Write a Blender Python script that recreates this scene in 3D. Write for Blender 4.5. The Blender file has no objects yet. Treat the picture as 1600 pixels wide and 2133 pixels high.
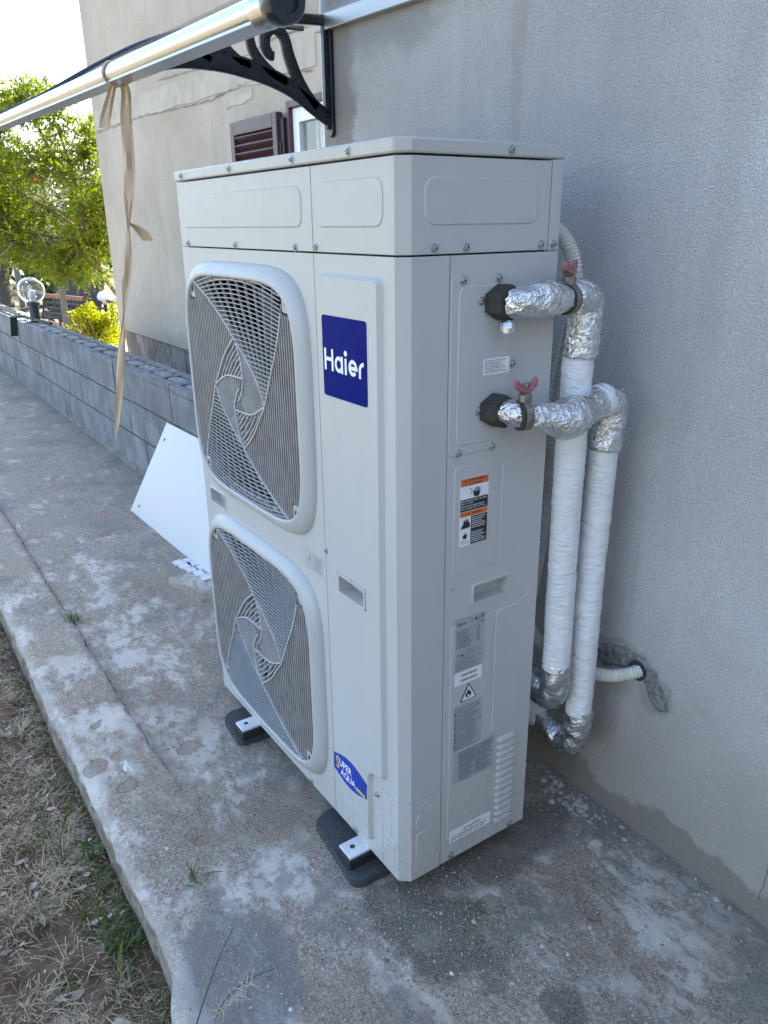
import bpy, bmesh, math, random
from mathutils import Vector, Matrix, noise
R = math.radians
scene = bpy.context.scene
col = scene.collection

# ------------------------------------------------------------------ camera, sky, sun, exposure
cam_data = bpy.data.cameras.new('camera')
cam = bpy.data.objects.new('camera', cam_data); col.objects.link(cam)
cam.location = (2.105, -0.784, 1.403)
cam.rotation_euler = (R(69.611), R(0.6706), R(55.7867))
cam_data.sensor_fit = 'VERTICAL'; cam_data.sensor_height = 24.0
cam_data.lens = 24.0 * 1624.63 / 2133.0
cam_data.clip_start = 0.02; cam_data.clip_end = 3000
scene.camera = cam

SUN = Vector((-0.30, 0.66, 0.69)).normalized()          # direction towards the sun
world = bpy.data.worlds.new('World'); scene.world = world; world.use_nodes = True
wn = world.node_tree; wn.nodes.clear()
sky = wn.nodes.new('ShaderNodeTexSky'); sky.sky_type = 'NISHITA'; sky.sun_disc = False
sky.sun_elevation = math.asin(SUN.z); sky.sun_rotation = math.atan2(SUN.x, SUN.y)
sky.air_density = 1.0; sky.dust_density = 1.7; sky.ozone_density = 1.0
bg = wn.nodes.new('ShaderNodeBackground'); bg.inputs['Strength'].default_value = 0.15
wo = wn.nodes.new('ShaderNodeOutputWorld')
wn.links.new(sky.outputs[0], bg.inputs[0]); wn.links.new(bg.outputs[0], wo.inputs[0])
sl = bpy.data.lights.new('sun', 'SUN'); sl.energy = 4.8; sl.angle = R(0.53); sl.color = (1.0, 0.94, 0.84)
so = bpy.data.objects.new('sun', sl); col.objects.link(so); so.location = (-6, 14, 15)
so.rotation_euler = SUN.to_track_quat('Z', 'Y').to_euler()
vs = scene.view_settings
vs.view_transform = 'Standard'; vs.look = 'None'; vs.gamma = 1.0; vs.exposure = 2.36; vs.use_curve_mapping = False

# ------------------------------------------------------------------ material helpers
class NT:
    def __init__(s, name):
        s.m = bpy.data.materials.new(name); s.m.use_nodes = True
        s.t = s.m.node_tree; s.t.nodes.clear()
        s.out = s.t.nodes.new('ShaderNodeOutputMaterial')
        s.tc = s.t.nodes.new('ShaderNodeTexCoord')
        s.obj = s.t.nodes.new('ShaderNodeNewGeometry').outputs['Position']
    def n(s, t, **k):
        nd = s.t.nodes.new(t)
        for a, b in k.items(): setattr(nd, a, b)
        return nd
    def l(s, a, b): s.t.links.new(a, b)
    def put(s, sock, v):
        if hasattr(v, 'is_output') or isinstance(v, bpy.types.NodeSocket): s.l(v, sock)
        elif isinstance(v, (tuple, list)) and len(v) == 3 and sock.type == 'RGBA': sock.default_value = (*v, 1)
        else: sock.default_value = v
    def noise(s, scale, detail=4, rough=.55, dist=0, vec=None, stretch=None):
        nd = s.n('ShaderNodeTexNoise'); v = vec if vec is not None else s.obj
        if stretch:
            mp = s.n('ShaderNodeMapping'); s.l(v, mp.inputs[0]); mp.inputs['Scale'].default_value = stretch; v = mp.outputs[0]
        s.l(v, nd.inputs['Vector']); nd.inputs['Scale'].default_value = scale
        nd.inputs['Detail'].default_value = detail; nd.inputs['Roughness'].default_value = rough
        nd.inputs['Distortion'].default_value = dist
        return nd.outputs['Fac']
    def voro(s, scale, feature='F1', vec=None, rand=1.0):
        nd = s.n('ShaderNodeTexVoronoi', feature=feature)
        s.l(vec if vec is not None else s.obj, nd.inputs['Vector']); nd.inputs['Scale'].default_value = scale
        nd.inputs['Randomness'].default_value = rand
        return nd.outputs['Distance']
    def ramp(s, f, a, b, lo=0.0, hi=1.0):
        nd = s.n('ShaderNodeMapRange', clamp=True); s.put(nd.inputs[0], f)
        nd.inputs[1].default_value = a; nd.inputs[2].default_value = b
        nd.inputs[3].default_value = lo; nd.inputs[4].default_value = hi
        nd.interpolation_type = 'SMOOTHSTEP'
        return nd.outputs[0]
    def math(s, op, a, b=0.0):
        nd = s.n('ShaderNodeMath', operation=op); s.put(nd.inputs[0], a); s.put(nd.inputs[1], b); return nd.outputs[0]
    def mix(s, f, a, b):
        nd = s.n('ShaderNodeMix', data_type='RGBA'); s.put(nd.inputs[0], f); s.put(nd.inputs[6], a); s.put(nd.inputs[7], b); return nd.outputs[2]
    def spot(s, c, r, warp=.35, wscale=9.0, edge=.25):
        """irregular stain: an ellipsoid with a warped outline"""
        mp = s.n('ShaderNodeMapping'); s.l(s.obj, mp.inputs[0])
        mp.inputs['Location'].default_value = [-c[i] / r[i] for i in range(3)]
        mp.inputs['Scale'].default_value = [1 / q for q in r]
        ln = s.n('ShaderNodeVectorMath', operation='LENGTH'); s.l(mp.outputs[0], ln.inputs[0])
        w = s.math('MULTIPLY', s.math('SUBTRACT', s.noise(wscale, 5, .6), .5), warp * 4)
        return s.ramp(s.math('ADD', ln.outputs['Value'], w), 1 + edge, 1 - edge)
    def bump(s, h, strength=.3, dist=.002, normal=None):
        nd = s.n('ShaderNodeBump'); nd.inputs['Strength'].default_value = strength; nd.inputs['Distance'].default_value = dist
        s.l(h, nd.inputs['Height'])
        if normal is not None: s.l(normal, nd.inputs['Normal'])
        return nd.outputs[0]
    def pbr(s, color, rough=.5, metal=0.0, normal=None, spec=.5, **k):
        b = s.n('ShaderNodeBsdfPrincipled')
        s.put(b.inputs['Base Color'], color); s.put(b.inputs['Roughness'], rough); s.put(b.inputs['Metallic'], metal)
        b.inputs['Specular IOR Level'].default_value = spec
        for q, v in k.items(): s.put(b.inputs[q], v)
        if normal is not None: s.l(normal, b.inputs['Normal'])
        s.l(b.outputs[0], s.out.inputs[0]); return s.m
M = {}
def plain(name, color, rough=.5, metal=0.0, var=.12, vscale=30, bs=0.0, bscale=300, **k):
    t = NT(name); f = t.noise(vscale, 4)
    dk = tuple(c * (1 - var) for c in color); lt = tuple(min(1, c * (1 + var)) for c in color)
    c = t.mix(t.ramp(f, .3, .7), dk, lt)
    nm = t.bump(t.noise(bscale, 3), bs, .001) if bs else None
    M[name] = t.pbr(c, t.ramp(t.noise(vscale * 2, 3), .3, .7, rough * .85, min(1, rough * 1.15)), metal, nm, **k)
    return M[name]

# powder-coated casing: dust and faint streaks over ivory paint
def casing(name, base, dirt):
    t = NT(name)
    st = t.noise(14, 5, .6, stretch=(1, 1, .12))
    sp = t.ramp(t.noise(120, 3), .70, .76)
    c = t.mix(t.ramp(st, .42, .72, 0, .22), base, dirt)
    c = t.mix(t.math('MULTIPLY', sp, .25), c, (.30, .27, .22))
    z = t.n('ShaderNodeSeparateXYZ'); t.l(t.obj, z.inputs[0])
    zz = t.math('ADD', z.outputs['Z'], t.math('MULTIPLY', t.math('SUBTRACT', t.noise(18, 5, .65), .5), .35))
    spl = t.math('MULTIPLY', t.ramp(zz, .26, .0), t.ramp(t.noise(70, 5, .7), .42, .62))
    c = t.mix(t.math('MULTIPLY', spl, .40), c, (.33, .29, .24))
    vv = t.n('ShaderNodeTexVoronoi'); t.l(t.obj, vv.inputs['Vector']); vv.inputs['Scale'].default_value = 22
    sc_ = t.n('ShaderNodeSeparateColor'); t.l(vv.outputs['Color'], sc_.inputs[0])
    dot = t.math('LESS_THAN', vv.outputs['Distance'], t.math('MULTIPLY', t.math('POWER', sc_.outputs[0], 4.0), .075))
    c = t.mix(t.math('MULTIPLY', dot, .7), c, (.14, .13, .12))
    c = t.mix(t.ramp(t.noise(26, 5, .7, .8, stretch=(1, 1, .05)), .60, .72, 0, .30), c, dirt)
    M[name] = t.pbr(c, t.ramp(t.noise(40, 4), .3, .7, .30, .44), 0, t.bump(t.noise(700, 2), .06, .0004, t.bump(t.noise(5, 2, .4), .10, .012)), .5)
casing('casing', (.49, .487, .472), (.43, .42, .40))
casing('grille_plastic', (.44, .443, .44), (.37, .36, .34))
plain('slat_plastic', (.32, .305, .30), .5, var=.12)
plain('wire_plastic', (.46, .463, .466), .45, var=.08)
plain('cavity', (.035, .035, .038), .7)
plain('gap', (.03, .03, .03), .8)
plain('fan_grey', (.05, .052, .055), .5)
plain('fin_metal', (.045, .045, .045), .6, .2, vscale=80)
plain('zinc', (.42, .44, .45), .38, .85, var=.2, vscale=200)
plain('zinc_dark', (.05, .055, .06), .5, .4)
plain('black_rubber', (.018, .018, .02), .65, bs=.2)
plain('white_plate', (.72, .73, .74), .45, .25)
plain('logo_blue', (.0004, .0085, .15), .5, var=.1, vscale=20, spec=.05)
plain('badge_blue', (.006, .045, .36), .3)
plain('badge_gold', (.62, .46, .14), .4)
plain('print_white', (.80, .80, .79), .5, var=.04)
plain('print_black', (.012, .012, .018), .45)
plain('print_orange', (.62, .15, .035), .45)
plain('label_white', (.78, .79, .80), .5, var=.04)
plain('label_silver', (.40, .405, .42), .42, .1, var=.06)
plain('print_grey', (.10, .10, .105), .5)
plain('handle_red', (.33, .125, .125), .55, var=.25, vscale=60)
plain('brass', (.24, .22, .19), .45, .7, var=.3, vscale=90)
plain('conduit', (.62, .60, .53), .5, var=.08)
t = NT('board_white'); M['board_white'] = t.pbr((.46, .465, .475), .30, 0, None, .5)
plain('board_edge', (.45, .36, .26), .8)
plain('black_paint', (.012, .013, .017), .30, bs=.1)
plain('bolt_black', (.02, .02, .02), .4, .3)
plain('shutter_brown', (.080, .036, .038), .42, var=.15)
plain('pvc_white', (.80, .81, .82), .35, var=.04)
plain('curtain', (.55, .55, .55), .9)
plain('lamp_dark', (.025, .035, .05), .5)
plain('bulb', (.85, .85, .85), .4, var=.02)
plain('green_paint', (.010, .035, .030), .45, var=.3)
plain('post_grey', (.095, .10, .10), .55)
plain('wood_bench', (.24, .10, .055), .55, var=.3)
plain('iron', (.02, .02, .022), .5)
plain('chair_fabric', (.045, .04, .038), .8)
plain('globe_white', (.85, .85, .85), .4, var=.02)
plain('pebble_light', (.52, .50, .46), .9, var=.2)
plain('pebble_grey', (.33, .31, .275), .95, var=.35, vscale=60, bs=.8, bscale=150)
plain('pebble_buff', (.48, .38, .28), .9, var=.2)
plain('tile_white', (.60, .60, .58), .6)
plain('bark', (.17, .12, .085), .9, var=.45, vscale=40, bs=.8, bscale=60)
plain('bark_olive', (.085, .07, .055), .9, var=.4, vscale=20, bs=.8, bscale=30)
plain('flower_red', (.75, .06, .02), .6)
plain('dry_leaf', (.34, .30, .24), .8, var=.4, vscale=12)

def foil(name, tint=(.80, .81, .83), rough=.20, sc=1.0, amp=1.0):
    t = NT(name)
    v = t.voro(75 * sc, 'F1'); v2 = t.voro(190 * sc, 'F1')
    n1 = t.noise(55 * sc, 5, .6, 1.5)
    h = t.math('ADD', t.math('MULTIPLY', v, .8), t.math('MULTIPLY', v2, .35)); h = t.math('ADD', h, n1)
    c = t.mix(t.ramp(t.noise(22, 3), .35, .7), tint, tuple(q * .82 for q in tint))
    M[name] = t.pbr(c, t.ramp(t.noise(60, 3), .35, .65, rough * .7, rough * 1.5), 1.0, t.bump(h, .75 * amp, .006))
foil('foil', (.88, .89, .91)); foil('foil_dull', (.68, .69, .71), .30, .6, .8)

t = NT('pipe_wrap')      # glossy white tape with fine wrinkles
w1 = t.noise(38, 3, .5, .6, stretch=(1, 1, 3.4))
M['pipe_wrap'] = t.pbr(t.mix(t.ramp(t.noise(9, 4), .35, .75), (.80, .80, .80), (.72, .72, .71)), .42, 0, t.bump(w1, .8, .006))

t = NT('foam_black')     # insulation wrapped round the unions
M['foam_black'] = t.pbr(t.mix(t.noise(60, 4), (.02, .021, .018), (.055, .055, .042)), .75, 0, t.bump(t.noise(250, 4), .4, .002))

t = NT('pad_rubber')     # recycled rubber granulate
v = t.voro(330); f = t.noise(600, 2)
M['pad_rubber'] = t.pbr(t.mix(t.ramp(f, .55, .68), (.055, .062, .068), (.27, .29, .30)), .9, 0, t.bump(v, 1.0, .006))

# ---- rough dash render on the near wall
t = NT('stucco')
g1 = t.noise(270, 2, .5); g2 = t.noise(600, 2, .5)
gr = t.math('ADD', t.ramp(g1, .36, .64), t.math('MULTIPLY', g2, .35))
big = t.noise(1.7, 5, .6); st1 = t.noise(5.5, 4, .6, .3, stretch=(1, 1, .10)); st2 = t.noise(9, 4, .6, .2, stretch=(1, 1, .07))
c = t.mix(t.ramp(big, .3, .7), (.70, .68, .655), (.83, .81, .785))
c = t.mix(t.ramp(st1, .52, .68, 0, .25), c, (.52, .51, .49))
c = t.mix(t.ramp(st2, .58, .70, 0, .40), c, (.58, .49, .46))
c = t.mix(t.ramp(g1, .46, .35, 0, .58), c, (.30, .30, .30))
c = t.mix(t.ramp(g2, .56, .66, 0, .35), c, (.90, .89, .87))
sep = t.n('ShaderNodeSeparateXYZ'); t.l(t.obj, sep.inputs[0])
rust = t.math('MULTIPLY', t.spot((1.35, .615, 1.52), (.035, .5, .30), .25, 12), .6)
c = t.mix(rust, c, (.52, .42, .33))
c = t.mix(t.math('MULTIPLY', t.spot((.60, .615, 1.80), (.02, .5, .30), .5, 14), .3), c, (.60, .44, .42))
c = t.mix(t.math('MULTIPLY', t.spot((-.20, .615, 1.70), (.10, .5, .40), .4, 7), .7), c, (.33, .29, .25))
c = t.mix(t.math('MULTIPLY', t.spot((.05, .615, 2.0), (.30, .5, .16), .35, 5), .55), c, (.40, .39, .38))
# rising damp with an uneven tide line
dz = t.math('ADD', sep.outputs['Z'], t.math('MULTIPLY', t.math('SUBTRACT', t.noise(5, 5, .6), .5), .34))
c = t.mix(t.ramp(dz, .62, .08, 0, .70), c, (.44, .375, .30))
dz2 = t.math('ADD', sep.outputs['Z'], t.math('MULTIPLY', t.math('SUBTRACT', t.noise(4.5, 7, .6), .5), .26))
c = t.mix(t.ramp(dz2, .050, .030, 0, .60), c, (.24, .20, .165))
# fresh cement round the conduit hole
pm = t.math('MAXIMUM', t.spot((1.060, .615, .420), (.090, .5, .030), .32, 26, .16), t.spot((1.160, .615, .352), (.046, .5, .055), .30, 22, .14))
pm = t.math('MAXIMUM', pm, t.math('MULTIPLY', t.spot((1.03, .615, .33), (.06, .5, .035), .3, 24, .3), .5))
c = t.mix(t.math('MULTIPLY', pm, .30), c, t.mix(t.ramp(t.noise(140, 4, .65), .40, .62), (.085, .088, .092), (.24, .24, .235)))
# hairline crack low on the right
tro = t.noise(7, 5, .6, .8)
nm = t.bump(gr, .95, .0042, t.bump(tro, .5, .02))
M['stucco'] = t.pbr(c, .92, 0, nm, .2)

# ---- flat weathered render of the house wing
t = NT('render_wall')
big = t.noise(1.2, 6, .62, .4); st = t.noise(5, 5, .65, .4, stretch=(1, 1, .22)); fl = t.noise(14, 6, .7, stretch=(1, 1, .35))
c = t.mix(t.ramp(big, .3, .7), (.43, .355, .28), (.53, .45, .365))
c = t.mix(t.ramp(st, .48, .70, 0, .55), c, (.39, .335, .275))
c = t.mix(t.ramp(fl, .60, .72, 0, .55), c, (.33, .285, .24))
z_ = t.n('ShaderNodeSeparateXYZ'); t.l(t.obj, z_.inputs[0])
fm_ = t.math('MULTIPLY', t.ramp(t.noise(34, 5, .7, .3, stretch=(1, 1, .35)), .57, .64), t.ramp(t.math('ADD', z_.outputs['Z'], t.math('MULTIPLY', big, .8)), 1.7, .9, .12, .9))
c = t.mix(t.math('MULTIPLY', fm_, .6), c, (.19, .18, .17))
c = t.mix(t.ramp(t.noise(70, 4, .7), .58, .66, 0, .4), c, (.36, .33, .29))
M['render_wall'] = t.pbr(c, .9, 0, t.bump(t.noise(46, 7, .7), .7, .012), .2)
plain('render_patch', (.45, .385, .315), .9, var=.12, vscale=9, bs=.5, bscale=60)
t = NT('plinth')
c = t.mix(t.ramp(t.noise(5, 6, .65, .6, stretch=(1, 1, .4)), .38, .62), (.17, .155, .14), (.36, .325, .285))
c = t.mix(t.ramp(t.noise(12, 7, .7, .5, stretch=(1, 1, .3)), .54, .62, 0, .7), c, (.10, .092, .082))
M['plinth'] = t.pbr(c, .92, 0, t.bump(t.noise(30, 6), .6, .01), .2)

# ---- concrete blocks
t = NT('block')
c = t.mix(t.ramp(t.noise(5, 5, .6), .3, .7), (.165, .166, .170), (.27, .271, .273))
c = t.mix(t.ramp(t.noise(16, 5, .7, .3, stretch=(1, 1, .25)), .50, .66, 0, .6), c, (.125, .125, .126))
c = t.mix(t.ramp(t.noise(240, 2), .54, .66, 0, .55), c, (.12, .12, .125))
M['block'] = t.pbr(c, .95, 0, t.bump(t.noise(220, 3), .7, .003), .15)
plain('patch_cement', (.17, .17, .166), .95, var=.45, vscale=70, bs=.9, bscale=150)
plain('mortar', (.20, .185, .155), .95, var=.3, vscale=20, bs=.6, bscale=90)
plain('rubble', (.24, .225, .20), .95, var=.4, vscale=40, bs=.8, bscale=80)

# ---- old trowelled concrete of the yard
def concrete(name, light, dark, brown, amount):
    t = NT(name)
    big = t.noise(2.3, 8, .66, .2); mid = t.noise(9, 8, .7, .25); wornn = t.noise(5.5, 13, .76, .12, stretch=(.75, 1.2, 1)); fine = t.noise(300, 3, .6); med = t.noise(110, 4, .65, .5)
    c = t.mix(t.ramp(mid, .34, .66), tuple(q * .84 for q in light), light)
    c = t.mix(t.ramp(t.noise(4.5, 5, .6), .45, .70, 0, .5), c, (light[0] * .88, light[1] * .84, light[2] * .77))
    c = t.mix(t.ramp(big, .46, .62, 0, .8), c, dark)
    # worn areas: the skin is gone and sand grains show
    px = t.n('ShaderNodeSeparateXYZ'); t.l(t.obj, px.inputs[0])
    wornn = t.math('ADD', wornn, t.math('MULTIPLY', t.ramp(px.outputs['X'], -.9, -2.0), .075))
    W = t.math('MULTIPLY', t.ramp(wornn, .440, .530), amount)
    grain = t.mix(t.ramp(fine, .40, .58), tuple(q * .62 for q in brown), tuple(min(1, q * 1.9) for q in brown))
    grain = t.mix(t.ramp(t.noise(420, 2), .62, .68, 0, .8), grain, tuple(min(1, q * 3.0) for q in brown))
    Wg = t.math('MULTIPLY', W, t.ramp(med, .34, .56, .35, 1.0))
    c = t.mix(Wg, c, grain)
    spl = t.math('MULTIPLY', t.ramp(t.noise(30, 7, .7, .2, stretch=(.7, 1.2, 1)), .535, .575), t.ramp(t.noise(2.8, 4), .42, .58))
    c = t.mix(t.math('MULTIPLY', spl, .75), c, grain)
    slt = t.math('MULTIPLY', t.ramp(t.noise(3.4, 9, .68, .15), .545, .600), .65)
    c = t.mix(slt, c, t.mix(t.ramp(fine, .42, .6), (.15, .14, .125), (.24, .225, .20)))
    # scattered small dark pits in the skin
    vn = t.n('ShaderNodeTexVoronoi', feature='F1'); t.l(t.obj, vn.inputs['Vector']); vn.inputs['Scale'].default_value = 62
    pr = t.n('ShaderNodeSeparateColor'); t.l(vn.outputs['Color'], pr.inputs[0])
    pit = t.math('LESS_THAN', vn.outputs['Distance'], t.math('MULTIPLY', t.math('POWER', pr.outputs[0], 2.2), .30))
    pit = t.math('MULTIPLY', pit, t.ramp(mid, .36, .60))
    c = t.mix(t.math('MULTIPLY', pit, .75), c, tuple(q * .8 for q in brown))
    # flakes where the skin has spalled off, each ringed by a darker edge
    vd = t.voro(5.2, 'F1'); fk = t.math('ADD', vd, t.math('MULTIPLY', t.math('SUBTRACT', t.noise(14, 5, .65), .5), .42))
    sel = t.ramp(t.noise(1.3, 2), .49, .53)
    fin = t.math('MULTIPLY', t.ramp(fk, .150, .140), sel); ring = t.math('SUBTRACT', t.math('MULTIPLY', t.ramp(fk, .165, .155), sel), fin)
    c = t.mix(t.math('MULTIPLY', fin, .75), c, t.mix(t.ramp(fine, .4, .6), tuple(q * 1.1 for q in brown), tuple(min(1, q * 1.8) for q in brown)))
    c = t.mix(t.math('MULTIPLY', t.math('MAXIMUM', ring, 0), .7), c, tuple(q * .55 for q in brown))
    # white lime specks
    wht = t.math('MULTIPLY', t.ramp(t.noise(130, 4, .65), .61, .66), t.ramp(t.noise(4, 4), .50, .60))
    c = t.mix(t.math('MULTIPLY', wht, .7), c, (.66, .66, .64))
    # smooth darker skim coats and damp dirt that have a shape of their own
    s1 = t.spot((.95, -.38, -.05), (.16, .12, .3), .55, 7, .16)
    s2 = t.spot((1.06, .03, -.05), (.21, .12, .3), .60, 8, .22)
    s2 = t.math('MAXIMUM', s2, t.spot((1.00, .28, -.05), (.09, .24, .3), .50, 6, .30))
    s2 = t.math('MAXIMUM', s2, t.math('MULTIPLY', t.spot((1.38, .12, -.05), (.045, .04, .3), .4, 16, .15), .9))
    s3 = t.math('MAXIMUM', t.spot((.35, -.30, -.05), (.22, .08, .3), .55, 8, .4), t.spot((.55, -.10, -.05), (.12, .16, .3), .5, 8, .4))
    c = t.mix(t.math('MULTIPLY', s3, .6), c, grain)
    skim = t.mix(t.ramp(med, .50, .60), (.150, .145, .136), (.225, .215, .20))
    c = t.mix(t.math('MULTIPLY', s1, .82), c, skim)
    dirt = t.mix(t.ramp(fine, .42, .60), (.060, .054, .045), (.20, .17, .125))
    c = t.mix(t.math('MULTIPLY', s2, .78), c, dirt)
    wd = t.n('ShaderNodeSeparateXYZ'); t.l(t.obj, wd.inputs[0])
    c = t.mix(t.ramp(t.math('ADD', wd.outputs['Y'], t.math('MULTIPLY', mid, .22)), .58, .74, 0, .6), c, (.17, .158, .142))
    # dirt gathered along the long crack, paler chipped outer edge
    cd = t.math('ABSOLUTE', t.math('ADD', t.math('ADD', wd.outputs['Y'], .283), t.math('MULTIPLY', t.math('SUBTRACT', t.noise(5, 5), .5), .10)))
    cdm = t.math('MULTIPLY', t.ramp(cd, .030, .004), t.ramp(wd.outputs['X'], .45, .15))
    c = t.mix(t.math('MULTIPLY', cdm, .30), c, (.13, .105, .08))
    ce_ = t.ramp(t.math('ADD', wd.outputs['Y'], t.math('MULTIPLY', t.math('SUBTRACT', mid, .5), .08)), -.455, -.485)
    c = t.mix(t.math('MULTIPLY', ce_, .30), c, (.56, .53, .48))
    # fine cracks
    ce = t.voro(1.15, 'DISTANCE_TO_EDGE', vec=None); cw = t.math('ADD', ce, t.math('MULTIPLY', t.math('SUBTRACT', t.noise(9, 5, .6), .5), .05))
    ck = t.math('MULTIPLY', t.ramp(t.math('ABSOLUTE', cw), .0035, .0015), t.ramp(t.noise(1.1, 3), .50, .54))
    ck = 0.0
    h = t.math('ADD', t.math('MULTIPLY', W, t.math('SUBTRACT', t.math('MULTIPLY', fine, .8), .9)), t.math('MULTIPLY', med, .35))
    h = t.math('SUBTRACT', h, t.math('MULTIPLY', fin, .9)); h = t.math('SUBTRACT', h, t.math('MULTIPLY', pit, .8))
    ro = t.math('SUBTRACT', .88, t.math('MULTIPLY', s1, .30))
    M[name] = t.pbr(c, ro, 0, t.bump(h, .7, .0030), .3)
concrete('concrete', (.55, .50, .43), (.34, .29, .235), (.165, .128, .092), .88)
concrete('kerb_concrete', (.56, .51, .435), (.39, .335, .27), (.18, .14, .10), .86)
t = NT('kerb_side')
M['kerb_side'] = t.pbr(t.mix(t.ramp(t.noise(22, 5), .35, .65), (.17, .135, .10), (.30, .26, .215)), .95, 0, t.bump(t.noise(90, 5), .8, .006), .2)

# ---- soil, dry lawn
t = NT('soil')
sep = t.n('ShaderNodeSeparateXYZ'); t.l(t.obj, sep.inputs[0])
c = t.mix(t.ramp(t.noise(16, 6, .65), .32, .68), (.075, .046, .030), (.17, .115, .075))
c = t.mix(t.ramp(t.noise(60, 4), .58, .68, 0, .7), c, (.17, .14, .105))
far = t.mix(t.ramp(t.noise(1.3, 6, .7), .35, .62), (.26, .225, .165), (.14, .13, .07))
fm = t.math('MAXIMUM', t.ramp(sep.outputs['X'], -3.5, -6.5), t.ramp(sep.outputs['Y'], -1.8, -3.0))
fm = t.math('MAXIMUM', fm, t.ramp(sep.outputs['X'], 2.5, 4.0))
c = t.mix(fm, c, far)
M['soil'] = t.pbr(c, .97, 0, t.bump(t.noise(120, 5), .8, .006), .1)
plain('path_stone', (.50, .45, .36), .9, var=.15, vscale=3, bs=.3, bscale=40)

def leafmat(name, a, b, trans=.5, gloss=.35, spec=.3):
    t = NT(name)
    oi = t.n('ShaderNodeAttribute', attribute_name='tint')
    c = t.mix(oi.outputs['Fac'], a, b)
    d = t.n('ShaderNodeBsdfPrincipled'); t.l(c, d.inputs['Base Color']); d.inputs['Roughness'].default_value = gloss
    d.inputs['Specular IOR Level'].default_value = spec
    tr = t.n('ShaderNodeBsdfTranslucent')
    hs = t.n('ShaderNodeHueSaturation'); t.l(c, hs.inputs['Color']); hs.inputs['Saturation'].default_value = 1.1; hs.inputs['Value'].default_value = 1.5
    t.l(hs.outputs[0], tr.inputs[0])
    mx = t.n('ShaderNodeMixShader'); mx.inputs[0].default_value = trans
    t.l(d.outputs[0], mx.inputs[1]); t.l(tr.outputs[0], mx.inputs[2]); t.l(mx.outputs[0], t.out.inputs[0])
    M[name] = t.m
leafmat('leaf_pomegranate', (.055, .11, .004), (.23, .27, .010), .58, .5, .12)
leafmat('leaf_olive', (.085, .10, .06), (.17, .18, .11), .3)
leafmat('leaf_dark', (.02, .05, .012), (.05, .09, .02), .3)
leafmat('leaf_shrub', (.14, .18, .006), (.34, .33, .015), .55, .5, .12)
leafmat('leaf_weed', (.055, .10, .025), (.13, .17, .05), .35)
leafmat('straw', (.22, .15, .085), (.56, .47, .33), .15, .7)

def glassmat(name, color, rough, ior):
    t = NT(name); b = t.n('ShaderNodeBsdfPrincipled')
    b.inputs['Base Color'].default_value = (*color, 1); b.inputs['Roughness'].default_value = rough
    b.inputs['Transmission Weight'].default_value = 1; b.inputs['IOR'].default_value = ior
    t.l(b.outputs[0], t.out.inputs[0]); M[name] = t.m
glassmat('glass', (.95, .97, .97), .02, 1.45)
t = NT('polycarbonate'); a_ = t.n('ShaderNodeBsdfTransparent'); a_.inputs[0].default_value = (.95, .95, .955, 1); g_ = t.n('ShaderNodeBsdfGlossy'); g_.inputs[0].default_value = (.75, .74, .72, 1); g_.inputs['Roughness'].default_value = .10
mx = t.n('ShaderNodeMixShader'); mx.inputs[0].default_value = .17; t.l(a_.outputs[0], mx.inputs[1]); t.l(g_.outputs[0], mx.inputs[2]); t.l(mx.outputs[0], t.out.inputs[0]); M['polycarbonate'] = t.m
t = NT('window_glass'); M['window_glass'] = t.pbr((.06, .065, .07), .06, 0, None, .6)
t = NT('chrome')
M['chrome'] = t.pbr((.50, .50, .51), t.ramp(t.noise(300, 3, stretch=(.02, 1, 1)), .3, .7, .24, .36), 1.0)
t = NT('aluminium'); M['aluminium'] = t.pbr((.45, .46, .48), .35, .9)
t = NT('cap_black'); M['cap_black'] = t.pbr((.012, .016, .028), .22, 0, None, .6)
t = NT('ribbon')
M['ribbon'] = t.pbr(t.mix(t.noise(60, 3, stretch=(1, 1, .2)), (.50, .35, .21), (.62, .46, .30)), .42, 0, t.bump(t.noise(160, 3, stretch=(1, 1, .15)), .3, .002), .5, **{'Transmission Weight': .0})

# ------------------------------------------------------------------ mesh helpers
def fr(y0):  return lambda u, v, d: (u, y0 - d, v)          # front face: u = x, v = z, d = out
def sd(x0):  return lambda u, v, d: (x0 + d, u, v)          # side face: u = y, v = z, d = out
def tp(z0):  return lambda u, v, d: (u, v, z0 + d)          # lying: u = x, v = y, d = up
def rrect(u0, u1, v0, v1, r, n=5):
    P = []
    for cx, cy, a0 in ((u1 - r, v1 - r, 0), (u0 + r, v1 - r, 90), (u0 + r, v0 + r, 180), (u1 - r, v0 + r, 270)):
        for i in range(n + 1):
            a = R(a0 + 90 * i / n); P.append((cx + r * math.cos(a), cy + r * math.sin(a)))
    return P
def rpoly(pts, r, n=4):
    out = []; N = len(pts)
    for i in range(N):
        p = Vector(pts[i]); a = Vector(pts[i - 1]) - p; b = Vector(pts[(i + 1) % N]) - p
        rr = min(r, a.length * .45, b.length * .45)
        p0 = p + a.normalized() * rr; p1 = p + b.normalized() * rr
        for k in range(n + 1):
            s = k / n; q = p0 * (1 - s) ** 2 + p * 2 * s * (1 - s) + p1 * s * s
            out.append((q.x, q.y))
    return out
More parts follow.
